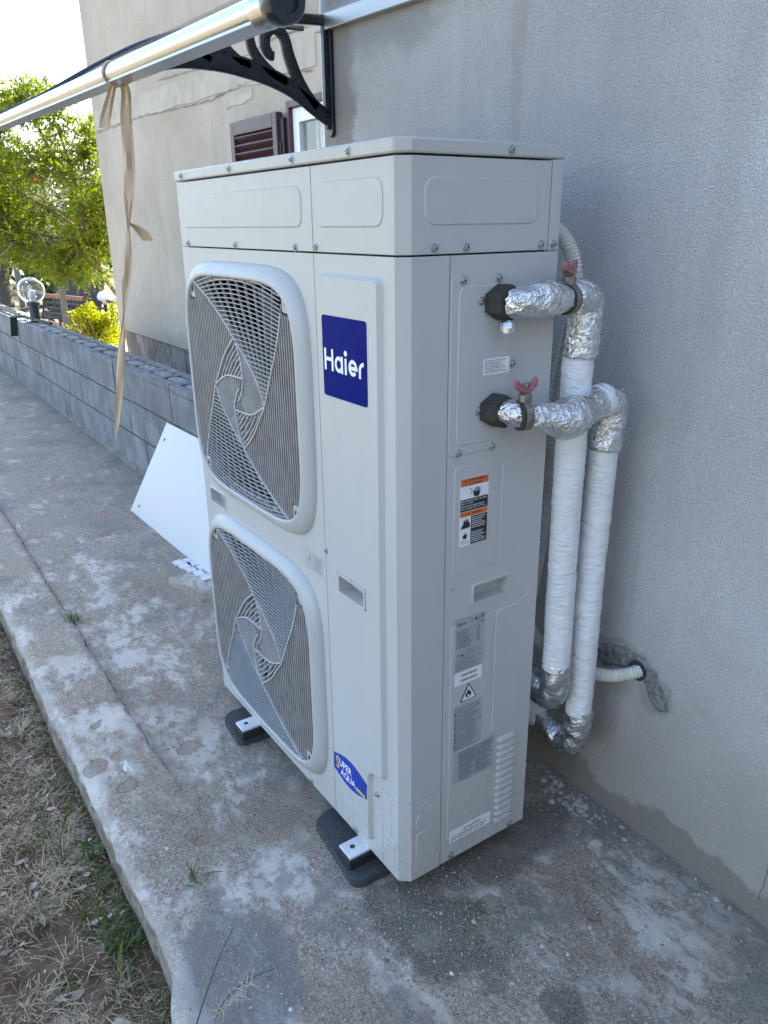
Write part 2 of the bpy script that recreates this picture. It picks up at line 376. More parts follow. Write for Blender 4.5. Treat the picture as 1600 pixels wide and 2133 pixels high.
def poffset(P, d):
    """offset inwards (for a counter-clockwise or clockwise outline alike)"""
    N = len(P); area = sum(P[i][0] * P[(i + 1) % N][1] - P[(i + 1) % N][0] * P[i][1] for i in range(N))
    s = 1 if area > 0 else -1; out = []
    for i in range(N):
        p = Vector(P[i]); e0 = p - Vector(P[i - 1]); e1 = Vector(P[(i + 1) % N]) - p
        n0 = Vector((-e0.y, e0.x)); n1 = Vector((-e1.y, e1.x))
        n0 = n0.normalized() if n0.length > 1e-9 else n1.normalized(); n1 = n1.normalized() if n1.length > 1e-9 else n0
        m = n0 + n1; m = m.normalized() if m.length > 1e-6 else n0
        k = max(.5, m.dot(n0)); q = p + m * (s * d / k); out.append((q.x, q.y))
    return out

class MB:
    def __init__(s): s.v = []; s.f = []; s.m = []; s.tint = None
    def add(s, V, F, mi=0):
        b = len(s.v); s.v += [tuple(q) for q in V]; s.f += [tuple(b + i for i in q) for q in F]; s.m += [mi] * len(F)
    def box(s, x0, x1, y0, y1, z0, z1, mi=0):
        s.add([(x, y, z) for x in (x0, x1) for y in (y0, y1) for z in (z0, z1)],
              [(0, 1, 3, 2), (4, 6, 7, 5), (0, 4, 5, 1), (2, 3, 7, 6), (0, 2, 6, 4), (1, 5, 7, 3)], mi)
    def obox(s, c, ax, ay, az, mi=0):
        c = Vector(c); V = [c + ax * i + ay * j + az * k for i in (-1, 1) for j in (-1, 1) for k in (-1, 1)]
        s.add(V, [(0, 1, 3, 2), (4, 6, 7, 5), (0, 4, 5, 1), (2, 3, 7, 6), (0, 2, 6, 4), (1, 5, 7, 3)], mi)
    def bar(s, a, b, w, h=None, mi=0, up=(0, 0, 1)):
        a = Vector(a); b = Vector(b); h = h or w; d = (b - a); L = d.length; d.normalize()
        x = d.cross(Vector(up)); x = x.normalized() if x.length > 1e-4 else Vector((1, 0, 0)); y = x.cross(d)
        s.obox((a + b) / 2, d * (L / 2), x * (w / 2), y * (h / 2), mi)
    def prism(s, F, P, d0, d1, mi=0, inset=0.0, cap0=True):
        N = len(P); Q = poffset(P, inset) if inset else P
        V = [F(u, v, d0) for u, v in P] + [F(u, v, d1) for u, v in Q]
        fs = [(i, (i + 1) % N, N + (i + 1) % N, N + i) for i in range(N)] + [tuple(range(N, 2 * N))]
        if cap0: fs.append(tuple(reversed(range(N))))
        s.add(V, fs, mi)
    def flat(s, F, P, d, mi=0): s.add([F(u, v, d) for u, v in P], [tuple(range(len(P)))], mi)
    def quad(s, F, u0, u1, v0, v1, d, mi=0): s.flat(F, [(u0, v0), (u1, v0), (u1, v1), (u0, v1)], d, mi)
    def loft(s, rings, mi=0, closed=True, caps=True):
        n = len(rings[0]); V = [p for r in rings for p in r]; F = []
        for i in range(len(rings) - 1):
            for j in range(n if closed else n - 1):
                k = (j + 1) % n; F.append((i * n + j, i * n + k, (i + 1) * n + k, (i + 1) * n + j))
        if caps and closed: F += [tuple(reversed(range(n))), tuple(range((len(rings) - 1) * n, len(rings) * n))]
        s.add(V, F, mi)
    def tube(s, path, rad, n=10, mi=0, wob=None, caps=True):
        P = [Vector(p) for p in path]; rs = rad if isinstance(rad, (list, tuple)) else [rad] * len(P)
        tan = [(P[min(i + 1, len(P) - 1)] - P[max(i - 1, 0)]).normalized() for i in range(len(P))]
        ref = Vector((0, 0, 1)) if abs(tan[0].z) < .9 else Vector((1, 0, 0))
        x = tan[0].cross(ref).normalized(); rings = []
        for i, p in enumerate(P):
            x = (x - tan[i] * x.dot(tan[i])).normalized(); y = tan[i].cross(x); ring = []
            for j in range(n):
                a = 2 * math.pi * j / n; r = rs[i]; d = x * math.cos(a) + y * math.sin(a)
                if wob: r += wob(p + d * r, i, a)
                ring.append(p + d * r)
            rings.append(ring)
        s.loft(rings, mi, True, caps)
    def lathe(s, c, prof, n=16, mi=0, axis=(0, 0, 1)):
        c = Vector(c); ax = Vector(axis).normalized(); x = ax.orthogonal().normalized(); y = ax.cross(x)
        s.loft([[c + ax * h + (x * math.cos(2 * math.pi * j / n) + y * math.sin(2 * math.pi * j / n)) * max(r, 1e-5) for j in range(n)] for r, h in prof], mi)
    def text(s, F, body, u, v, width=None, height=None, d=.001, mi=0, align='L', bold=0.0):
        cu = bpy.data.curves.new('t', 'FONT'); cu.body = body; cu.size = 1; cu.offset = bold; cu.resolution_u = 3
        ob = bpy.data.objects.new('t', cu); col.objects.link(ob)
        me = bpy.data.meshes.new_from_object(ob.evaluated_get(bpy.context.evaluated_depsgraph_get()))
        xs = [q.co.x for q in me.vertices]; ys = [q.co.y for q in me.vertices]
        if xs:
            w = max(xs) - min(xs); h = max(ys) - min(ys); kx = width / w if width else height / h; ky = height / h if height else kx
            ox = min(xs) + (w if align == 'R' else w / 2 if align == 'C' else 0); oy = min(ys)
            s.add([F(u + (q.co.x - ox) * kx, v + (q.co.y - oy) * ky, d) for q in me.vertices], [tuple(p.vertices) for p in me.polygons], mi)
        bpy.data.objects.remove(ob); bpy.data.curves.remove(cu); bpy.data.meshes.remove(me)
    def mesh(s, name, mats, smooth=None, recalc=True):
        me = bpy.data.meshes.new(name); me.from_pydata(s.v, [], s.f)
        for q in (mats if isinstance(mats, (list, tuple)) else [mats]): me.materials.append(M[q])
        me.polygons.foreach_set('material_index', s.m)
        if recalc:
            bm = bmesh.new(); bm.from_mesh(me); bmesh.ops.recalc_face_normals(bm, faces=bm.faces); bm.to_mesh(me); bm.free()
        if smooth:
            me.shade_smooth()
            if smooth < 180: me.set_sharp_from_angle(angle=R(smooth))
        if s.tint:
            at = me.attributes.new('tint', 'FLOAT', 'POINT'); at.data.foreach_set('value', s.tint)
        me.update(); return me
    def build(s, name, mats, parent=None, smooth=None, bevel=0.0, kind=None, recalc=True, label=None, cat=None, group=None, segs=2):
        org = Vector((0, 0, 0))
        if parent is None and s.v:
            org = Vector([(min(q[i] for q in s.v) + max(q[i] for q in s.v)) / 2 for i in range(2)] + [min(q[2] for q in s.v)])
            s.v = [(q[0] - org.x, q[1] - org.y, q[2] - org.z) for q in s.v]
        o = bpy.data.objects.new(name, s.mesh(name, mats, smooth, recalc)); col.objects.link(o)
        if parent is None: o.location = org
        else: attach(o, parent)
        if bevel:
            b = o.modifiers.new('bevel', 'BEVEL'); b.width = bevel; b.segments = segs; b.limit_method = 'ANGLE'; b.angle_limit = R(40)
            b.harden_normals = False
        tag(o, label, cat, group, kind); return o
def attach(o, parent):
    o.parent = parent
    if parent.parent is None: o.matrix_parent_inverse = Matrix.Translation(-parent.location)
def tag(o, label=None, cat=None, group=None, kind=None):
    if label: o['label'] = label
    if cat: o['category'] = cat
    if group: o['group'] = group
    if kind: o['kind'] = kind
    return o
def thing(name, label, cat, loc, group=None):
    o = bpy.data.objects.new(name, None); col.objects.link(o); o.location = loc; o.empty_display_size = .1
    return tag(o, label, cat, group)
def inst(name, me, parent, loc, rot=(0, 0, 0), scale=(1, 1, 1)):
    o = bpy.data.objects.new(name, me); col.objects.link(o); attach(o, parent); o.location = loc; o.rotation_euler = rot; o.scale = scale
    return o
def cut(o, mb):
    c = bpy.data.objects.new('c', mb.mesh('c', 'gap')); col.objects.link(c)
    md = o.modifiers.new('b', 'BOOLEAN'); md.operation = 'DIFFERENCE'; md.object = c; md.solver = 'EXACT'
    bpy.context.view_layer.update()
    me = bpy.data.meshes.new_from_object(o.evaluated_get(bpy.context.evaluated_depsgraph_get()))
    o.modifiers.remove(md); old = o.data; o.data = me; me.name = old.name
    bpy.data.meshes.remove(old); bpy.data.objects.remove(c)
def spline(pts, step=.01):
    P = [Vector(p) for p in pts]; P = [P[0] * 2 - P[1]] + P + [P[-1] * 2 - P[-2]]; out = []
    for i in range(1, len(P) - 2):
        a, b, c, d = P[i - 1:i + 3]; n = max(2, int((c - b).length / step))
        for k in range(n):
            q = k / n
            out.append(.5 * ((2 * b) + (c - a) * q + (2 * a - 5 * b + 4 * c - d) * q * q + (3 * b - a - 3 * c + d) * q ** 3))
    out.append(P[-2]); return out
def fbm(x, y, z=0.0, o=4): return noise.fractal(Vector((x, y, z)), 1.0, 2.1, o)
rnd = random.Random(7)
# ------------------------------------------------------------------ ground
GZ = -.055                                   # yard surface
def lin(a, b, st): return [a + (b - a) * i / max(1, round((b - a) / st)) for i in range(max(1, round((b - a) / st)))]
def sstep(a, b, x): q = max(0, min(1, (x - a) / (b - a))); return q * q * (3 - 2 * q)
def ground_h(x, y):
    z = -.185
    garden = sstep(-5.5, -10, x)
    z += garden * -.33
    z += .05 * fbm(x * .25, y * .25, 3.1) * sstep(2, 7, abs(x) + abs(y))
    if -2.8 < x < 2 and -2 < y < -.40: z += .018 * fbm(x * 5, y * 5, .7) + .012 * fbm(x * 19, y * 19, 2) - .03 * sstep(-.5, -1.3, y)
    return z
xs = [-400, -150, -70] + lin(-40, -14, 2) + lin(-14, -2.5, .5) + lin(-2.5, 1.5, .022) + lin(1.5, 6, .5) + [8, 15, 40, 120, 400]
ys = [-400, -150, -60, -25, -12, -7, -5] + lin(-4, -1.7, .4) + lin(-1.7, -.40, .022) + lin(-.40, 8, .6) + [9, 12, 18, 30, 60, 150, 400]
b = MB(); nx, ny = len(xs), len(ys)
b.add([(x, y, ground_h(x, y)) for x in xs for y in ys],
      [(i * ny + j, (i + 1) * ny + j, (i + 1) * ny + j + 1, i * ny + j + 1) for i in range(nx - 1) for j in range(ny - 1)])
b.build('ground', 'soil', smooth=180, kind='structure', recalc=False)
b = MB(); b.prism(tp(-.2), [(-9.6, .78), (-6.2, .78), (-6.2, 2.6), (-9.6, 2.4)], 0, .075)
b.build('path', 'path_stone', kind='structure')

# ------------------------------------------------------------------ yard slab and its edge strip
def crack_y(x): return -.283 + .012 * fbm(x * 2.2, 4.4) + .006 * fbm(x * 13, 1.1)
def edge_y(x): return -.492 + .012 * fbm(x * 1.7, 9.1) + .007 * fbm(x * 11, 5.2) - .05 * sstep(.80, 1.02, x)
def slab_z(x, y): return GZ + .004 * fbm(x * 2.5, y * 2.5, 8) + .0022 * fbm(x * 11, y * 11, 5) + .0010 * fbm(x * 40, y * 40, 2)
def strip(x0, x1, ya, yb, ncol, dx, zoff, name, mats, round_a=0.0, xtap=99):
    X = []; x = x0
    while x < x1 - 1e-6:
        X.append(x); x += dx if x > -3 else max(dx, .06)
    X.append(x1); Mb = MB(); n = ncol + 1; V = []; F = []; mi = []
    rows = 4 + n
    for x in X:
        a, c = ya(x), yb(x)
        col_ = [(x, a + .012, -.26), (x, a - .004 + .006 * fbm(x * 25, 3, 1), GZ - .065), (x, a + .003 * fbm(x * 33, 7), GZ - round_a - .010)]
        for j in range(n):
            s = j / ncol; y = a + (c - a) * s
            drop = round_a * (1 - sstep(0, .035, y - a)) * (1 + .7 * fbm(x * 14, y * 14, 4)) if round_a else 0
            tp_ = sstep(xtap, xtap - .4, x)
            ed = tp_ * .0035 * (1 - sstep(0, .010, c - y)) + (0 if round_a else tp_ * .0035 * (1 - sstep(0, .010, y - a)))
            col_.append((x, y, slab_z(x, y) + zoff * tp_ - drop - ed))
        col_.append((x, c, -.12)); V += col_
    for i in range(len(X) - 1):
        for j in range(rows - 1):
            F.append((i * rows + j, (i + 1) * rows + j, (i + 1) * rows + j + 1, i * rows + j + 1)); mi.append(1 if j < 2 else 0)
    Mb.add(V, F); Mb.m = mi
    L = len(X) - 1
    Mb.add([V[j] for j in range(rows)], [tuple(range(rows))], 1); Mb.add([V[L * rows + j] for j in range(rows)], [tuple(reversed(range(rows)))], 1)
    o = Mb.build(name, mats, smooth=60, kind='structure', recalc=False); return o
XC = .42                                     # here the long crack dies out
def gapw(x): return .0020 * sstep(XC, XC - .35, x) + .00005
strip(-11, XC, lambda x: crack_y(x) + gapw(x), lambda x: .64, 66, .014, 0, 'yard_slab', ['concrete', 'kerb_side'], xtap=XC)
strip(XC, 3.2, edge_y, lambda x: .64, 84, .012, 0, 'yard_slab', ['concrete', 'kerb_side'], .012)
KM = ['kerb_concrete', 'kerb_side']
for x0, x1, dz in ((-11, -.955, .008), (-.949, XC, .012)):
    strip(x0, x1, edge_y, lambda x: crack_y(x) - gapw(x), 20, .012, dz, 'slab_edge_strip', KM, .012, xtap=XC)

# ------------------------------------------------------------------ house
WY, FY = .615, 1.50
house = thing('house', 'grey rendered house with a rough wall beside the heat pump and a set-back wing', 'house', (-.345, 3, -.2))
b = MB(); b.box(-.285, 5.0, WY, 8, -.25, 3.75); b.build('rough_wall', 'stucco', house, label='rough dashed grey wall stained by damp')
b = MB(); b.box(-5.98, -.287, FY, 8, .44, 3.75); wing = b.build('smooth_wall', 'render_wall', house, label='smooth weathered beige wall of the wing')
b = MB(); b.box(5.002, 9, -3.2, 8, -.25, 2.5); b.build('added_side_block', 'render_wall', house)  # unseen block, added to keep sky light off the heat pump's side face
b = MB(); b.box(-5.94, -.289, FY + .035, 8, -.25, .438); b.build('plinth', 'plinth', house)
# old repair bands in the render, very slightly proud
def band(P, name='repair_band'):
    m = MB(); m.prism(fr(FY), P, -.002, .005, inset=.003); m.build(name, 'render_patch', house)
def wavy(x0, x1, z0, z1, th, n, seed):
    top = []; bot = []
    for i in range(n + 1):
        s = i / n; x = x0 + (x1 - x0) * s; z = z0 + (z1 - z0) * s
        top.append((x, z + th / 2 + .02 * fbm(x * 3, seed))); bot.append((x, z - th / 2 + .02 * fbm(x * 3, seed + 7)))
    return top + bot[::-1]
band(wavy(-5.95, -1.85, 2.30, 2.24, .16, 40, 1.0))
band(wavy(-3.0, -2.62, 2.10, 2.12, .05, 10, 4.0))
cr = MB()
for pts in ([(-5.9, 2.20), (-4.6, 2.205), (-3.4, 2.165), (-2.6, 2.19), (-1.9, 2.15)], [(-4.2, 2.40), (-3.3, 2.36), (-2.7, 2.33), (-2.3, 2.36), (-2.0, 2.34)], [(-2.38, 2.36), (-2.30, 2.44), (-2.36, 2.55)]):
    P = [q for q in spline([(x, FY, z) for x, z in pts], .04)]
    for i in range(len(P) - 1):
        a, c = P[i], P[i + 1]; wd = .0035 * (1 + .8 * fbm(a.x * 9, a.z * 9))
        za = .012 * fbm(a.x * 7, 2); zc = .012 * fbm(c.x * 7, 2)
        cr.add([(a.x, FY - .0065, a.z + za - wd), (c.x, FY - .0065, c.z + zc - wd), (c.x, FY - .0065, c.z + zc + wd), (a.x, FY - .0065, a.z + za + wd)], [(0, 1, 2, 3)])
tag(cr.build('crack', 'plinth', house), kind='stuff')
b = MB(); b.box(-.314, -.287, WY + .012, WY + .045, -.05, 3.73); b.build('corner_trim', 'pvc_white', house, bevel=.003)
# window of the wing: brown outer frame, white sash, curtain, louvred shutter folded back
win = thing('window', 'brown framed window with a white sash and grey curtain', 'window', (-1.55, FY, 1.0))
wx0, wx1, wz0, wz1 = -2.165, -.93, .95, 2.03
cm = MB(); cm.box(wx0 + .02, wx1 - .02, FY - .2, FY + .12, wz0 + .02, wz1 - .02); cut(wing, cm)
b = MB()
for bx in ((wx0, wx0 + .03, wz0, wz1), (wx1 - .03, wx1, wz0, wz1), (wx0 + .03, wx1 - .03, wz1 - .035, wz1), (wx0 + .03, wx1 - .03, wz0, wz0 + .03)):
    b.box(bx[0], bx[1], FY - .028, FY + .11, bx[2], bx[3])
b.build('frame', 'shutter_brown', win, bevel=.003)
b = MB()
for bx in ((wx0 + .031, wx0 + .10, wz0 + .031, wz1 - .036), (wx1 - .10, wx1 - .031, wz0 + .031, wz1 - .036), (wx0 + .10, wx1 - .10, wz1 - .11, wz1 - .036), (wx0 + .10, wx1 - .10, wz0 + .031, wz0 + .10)):
    b.box(bx[0], bx[1], FY - .004, FY + .050, bx[2], bx[3])
b.build('sash', 'pvc_white', win, bevel=.004)
b = MB(); b.box(wx0 + .095, wx1 - .095, FY + .020, FY + .026, wz0 + .095, wz1 - .105); b.build('pane', 'glass', win)
b = MB(); n = 60
V = [(wx0 + .1 + (wx1 - wx0 - .2) * i / n, FY + .105 + .012 * math.sin(i * 1.1), z) for i in range(n + 1) for z in (wz0 + .06, wz1 - .06)]
b.add(V, [(2 * i, 2 * i + 2, 2 * i + 3, 2 * i + 1) for i in range(n)]); b.build('curtain', 'curtain', win, smooth=180)
b = MB(); b.box(wx0 + .032, wx1 - .032, FY + .114, FY + .118, wz0 + .032, wz1 - .032); b.build('backing', 'cavity', win)
sh = thing('window_shutter', 'dark brown louvred shutter folded back against the beige wall', 'shutter', (-2.6, FY, 1.0))
sx0, sx1, sz0, sz1 = -2.845, -2.215, .97, 1.985
b = MB()
for bx in ((sx0, sx0 + .055, sz0, sz1), (sx1 - .055, sx1, sz0, sz1), (sx0 + .055, sx1 - .055, sz1 - .075, sz1), (sx0 + .055, sx1 - .055, sz0, sz0 + .07)):
    b.box(bx[0], bx[1], FY - .065, FY - .022, bx[2], bx[3])
b.build('frame', 'shutter_brown', sh, bevel=.004)
b = MB(); b.box(sx0 + .056, sx1 - .056, FY - .027, FY - .024, sz0 + .071, sz1 - .076); b.build('back_panel', 'gap', sh)
b = MB(); b.obox((0, 0, 0), Vector(((sx1 - sx0) / 2 - .055, 0, 0)), Vector((0, .018, -.013)), Vector((0, .003, .004)))
slat = b.mesh('slat', 'shutter_brown')
z = sz1 - .10
while z > sz0 + .09:
    inst('slat', slat, sh, ((sx0 + sx1) / 2, FY - .044, z)); z -= .0455
b = MB()
for z in (1.80, 1.30):
    b.tube([(sx1 + .014, FY - .05, z - .03), (sx1 + .014, FY - .05, z + .03)], .007, 8)
b.box(sx1 + .001, sx1 + .045, FY - .046, FY - .024, 1.0, 1.95)
b.build('hinge', 'iron', sh)

# ------------------------------------------------------------------ block wall
BY0, BY1 = .545, .745
bw = thing('block_wall', 'low grey concrete block wall with open hollows along its top', 'wall', (-4.6, .64, -.2))
rb = random.Random(3)
def block(L, h, w, top):
    m = MB(); e = .004
    if not top:
        m.box(-L / 2, L / 2, -w / 2, w / 2, 0, h)
    else:
        xs_ = [-L / 2, -L / 2 + .03, -.025, .025, L / 2 - .03, L / 2]; ys_ = [-w / 2, -w / 2 + .045, w / 2 - .045, w / 2]
        m.box(-L / 2, L / 2, -w / 2, w / 2, 0, h - .03)
        for i in range(5):
            for j in range(3):
                hol = j == 1 and i in (1, 3)
                if not hol: m.box(xs_[i], xs_[i + 1], ys_[j], ys_[j + 1], h - .032, h)
    return m
def bmesh_of(m): 
    me = m.mesh('block', 'block'); bm = bmesh.new(); bm.from_mesh(me); bmesh.ops.remove_doubles(bm, verts=bm.verts, dist=1e-5)
    bm.to_mesh(me); bm.free(); return me
bl_mid, bl_top = bmesh_of(block(.497, .196, .2, False)), bmesh_of(block(.497, .196, .2, True))
for c in range(3):
    x = -.60 - (.25 if c == 1 else 0)
    while x > -11:
        inst('block', bl_top if c == 2 else bl_mid, bw, (x + rb.uniform(-.002, .002), .645 + rb.uniform(-.003, .003), .008 + c * .209 + (x + 2) * .006 + rb.uniform(-.002, .002)), (0, R(-.34) + rb.uniform(-.003, .003), rb.uniform(-.004, .004)))
        x -= .503
b = MB(); b.prism(fr(0), [(-.35, -.2), (-11, -.2), (-11, .535), (-.35, .60)], -.735, -.557); b.build('mortar', 'mortar', bw)
b = MB(); rr = random.Random(5)          # mortar and rubble in the hollows
x = -.60
while x > -11:
    for s in (-.12, .12):
        zt = .008 + 2 * .209 + .196 + (x + 2) * .006; dp = rr.choice((.001, .0015, .003, .005))
        P = [(x + s + .105 * math.cos(a) * (1 + .0 * a), .645 + .05 * math.sin(a)) for a in [i * math.pi / 5 for i in range(10)]]
        b.prism(tp(zt - .03), [(max(x + s - .094, min(x + s + .094, u * 1)), max(.602, min(.688, v))) for u, v in P], 0, .03 - dp, inset=.004)
        for k in range(2): b.lathe((x + s + rr.uniform(-.07, .07), .645 + rr.uniform(-.03, .03), zt - dp - .004), [(0, 0), (.007, .001), (.005, .005), (0, .006)], 6)
    x -= .503
tag(b.build('hollow_fill', 'rubble', bw), kind='stuff')
# ------------------------------------------------------------------ heat pump (front face y = 0, side face x = 1)
D, H = .366, 1.530; CX, CY = .018, .022
hp = thing('heat_pump', 'tall ivory outdoor heat pump with two swirl grilles and a blue logo plate', 'heat pump', (.5, .18, GZ))
F0, S1 = fr(0.0), sd(1.0)
b = MB(); b.box(.012, .972, .03, D - .008, .010, 1.500); core = b.build('inner_chassis', 'gap', hp)
# lid with a turned-down rim
P = [(-.003, -.003), (1 - CX + .001, -.003), (1.003, CY - .001), (1.003, D + .003), (-.003, D + .003)]
b = MB(); b.prism(tp(1.507), P, 0, .0235); b.build('lid', 'casing', hp, bevel=.0035, smooth=30)
# upper band
zu0, zu1 = 1.3505, 1.5035
b = MB(); b.box(0, .7055, 0, .02, zu0, zu1); b.prism(F0, rrect(.026, .668, 1.393, 1.473, .022), -.002, .0022, inset=.0035)
b.build('upper_fan_panel', 'casing', hp, bevel=.0012, smooth=30)
def ell(z0, z1, x0, y1):
    return [(x0, 0), (1 - CX, 0), (1, CY), (1, y1), (.985, y1), (.985, CY + .01), (.975, .018), (x0, .018)]
b = MB(); b.prism(tp(0), ell(0, 0, .7075, .3375), zu0, zu1)
b.prism(F0, rrect(.7215, .952, 1.393, 1.476, .024), -.002, .0022, inset=.0035)
b.prism(S1, rrect(.046, .309, 1.395, 1.475, .024), -.002, .0022, inset=.0035)
b.build('upper_corner_panel', 'casing', hp, bevel=.0012, smooth=30)
b = MB(); b.prism(tp(0), [(1, .3395), (1, D), (.02, D), (.02, D - .006), (.985, D - .006), (.985, .3395)], zu0, zu1); b.build('upper_rear_panel', 'casing', hp, bevel=.001)
# fan panel with two openings and a carrying recess
zl = 1.3475
GX, GR = .3465, ((1.013, .308), (.335, .305)); GA = .336
def squirc(a, bb, n=72, e=5.0):
    return [(math.copysign(abs(math.cos(t)) ** (2 / e), math.cos(t)) * a, math.copysign(abs(math.sin(t)) ** (2 / e), math.sin(t)) * bb) for t in [2 * math.pi * i / n for i in range(n)]]
b = MB(); b.box(0, .7055, 0, .015, .0, zl); fp = b.build('fan_panel', 'casing', hp)
for zc, hb in GR:
    m = MB(); m.prism(F0, [(GX + u, zc + v) for u, v in squirc(GA - .045, hb - .045)], -.05, .05); cut(fp, m)
def recess(u0, u1, v0, v1, F, panel, dirn):
    m = MB(); m.prism(F, rrect(u0, u1, v0, v1, .004, 3), -.06, .06); cut(panel, m)
    r = MB(); o = rrect(u0 - .006, u1 + .006, v0 - .006, v1 + .006, .008, 3); i = rrect(u0 + .0005, u1 - .0005, v0 + .0005, v1 - .0005, .004, 3); k = len(o)
    r.add([F(u, v, -.001) for u, v in o] + [F(u, v, .0028) for u, v in poffset(o, .003)] + [F(u, v, .0022) for u, v in i] + [F(u, v, -.026) for u, v in i],
          [(a * k + j, a * k + (j + 1) % k, (a + 1) * k + (j + 1) % k, (a + 1) * k + j) for a in range(3) for j in range(k)] + [tuple(range(3 * k, 4 * k))])
    r.build('hand_recess', 'casing', hp, smooth=40)
m = MB(); m.box(.03, .70, .016, .10, .40, .95); cut(core, m)
recess(.046, .146, .650, .690, F0, fp, 0)
# service panel wraps round the corner; raised field with a step at the foot
b = MB(); b.prism(tp(0), ell(0, 0, .7075, .1035), .2175, zl); sp = b.build('service_panel', 'casing', hp)
m = MB(); m.prism(tp(0), [(.7075, 0), (.918, 0), (.918, .018), (.7075, .018)], 0.0, .2175); m.build('service_panel_foot', 'casing', hp)
m = MB(); m.prism(tp(0), [(.9195, -.0006), (1 - CX, -.0006), (1.0006, CY), (1.0006, .1035), (.985, .1035), (.985, CY + .01), (.975, .018), (.9195, .018)], 0.0, .216)
for F, u, v, w in ((F0, .949, .182, .017), (F0, .946, .128, .022), (S1, .046, .158, .020), (S1, .078, .178, .012)):
    k = 14; ring = [(u + math.cos(a) * w * .62, v + math.sin(a) * w) for a in [2 * math.pi * i / k for i in range(k)]]
    m.prism(F, ring, -.001, .0018, inset=.0010); 
for F, u0, u1, v0, v1 in ((F0, .926, .972, .022, .098), (S1, .034, .092, .030, .128)):
    m.prism(F, rrect(u0, u1, v0, v1, .012), -.001, .0018, inset=.0012)
m.build('corner_cover', 'casing', hp, smooth=30, bevel=.0008)
fld = rpoly([(.7235, .030), (.7235, 1.316), (.9495, 1.316), (.9440, .246), (.8840, .232), (.8840, .030)], .022)
b = MB(); b.prism(F0, fld, -.003, .0100, inset=.010); fo = b.build('raised_field', 'casing', hp, smooth=35)
m = MB(); m.box(.772, .885, -.05, .03, .645, .697); cut(fo, m)
m = MB(); m.box(.71, .972, .019, .09, .55, .80); cut(core, m)
def recess2():
    F = fr(-.0100)
    m = MB(); m.box(.7795, .8785, -.05, .03, .651, .691); cut(sp, m)
    r = MB(); o = rrect(.771, .887, .643, .699, .008, 3); i = rrect(.780, .878, .652, .690, .004, 3); k = len(o)
    r.add([F(u, v, -.010) for u, v in o] + [F(u, v, .0022) for u, v in poffset(o, .004)] + [F(u, v, .0018) for u, v in i] + [F(u, v, -.034) for u, v in i],
          [(a * k + j, a * k + (j + 1) % k, (a + 1) * k + (j + 1) % k, (a + 1) * k + j) for a in range(3) for j in range(k)] + [tuple(range(3 * k, 4 * k))])
    r.build('hand_recess', 'casing', hp, smooth=40)
recess2()
# side panel with pressed fields
b = MB(); b.prism(tp(0), [(1, .1055), (1, D), (.02, D), (.02, D - .006), (.985, D - .006), (.985, .1055)], .002, zl); sidep = b.build('side_panel', 'casing', hp)
m = MB(); m.box(.90, .984, .16, .30, .60, .75); cut(core, m)
recess(.181, .274, .658, .696, S1, sidep, 0)
b = MB()
for P, h in ((rrect(.122, .2395, .060, .620, .012), .0016), (rrect(.122, .2395, .735, .962, .012), .0016), (rpoly([(.246, .735), (.246, .955), (.346, .955), (.346, .735)], .014), .0014),
             (rpoly([(.246, .300), (.246, .622), (.306, .622), (.346, .640), (.346, .320), (.335, .300)], .014), .0014)):
    b.prism(S1, P, -.001, h, inset=.0025)
b.build('pressed_field', 'casing', hp, smooth=30)
# access cover of the pipe connections
b = MB(); b.prism(S1, rpoly([(.1065, .984), (.1065, 1.313), (.262, 1.313), (.262, .998), (.245, .986)], .016), -.001, .0030, inset=.0014)
b.prism(S1, rrect(.122, .250, 1.002, 1.297, .018), .002, .0048, inset=.003); b.build('access_cover', 'casing', hp, smooth=30)
# pressed louvres
b = MB()
n = 8
def lv(w, hh, dep):
    m = MB(); rings = []
    for i in range(15):
        s = -1 + 2 * i / 14; k = max(0.0, 1 - abs(s) ** 6) ** .5
        rings.append([(k * dep * math.sin(math.pi * j / 8) - .0006, s * w / 2, math.cos(math.pi * j / 8) * hh / 2 * max(k, .15) + .003 * k * math.sin(math.pi * j / 8) * -1) for j in range(9)])
    m.loft(rings, 0, False, False); return m.mesh('louvre', 'casing', 180)
lm = lv(.060, .017, .0075)
for i in range(13): inst('louvre', lm, hp, (1.0, .296, .276 - i * .0192))
# rear and left coil guards
b = MB(); b.box(.02, .972, D - .0075, D - .004, .02, 1.345); b.build('rear_coil', 'fin_metal', hp)
b = MB(); b.box(-.0005, .011, .016, D, 0, 1.5035); b.build('left_panel', 'casing', hp)
b = MB(); b.prism(tp(0), [(.004, .004), (.995, .026), (.995, D - .003), (.004, D - .003)], -.004, .006); b.build('base_pan', 'casing', hp)

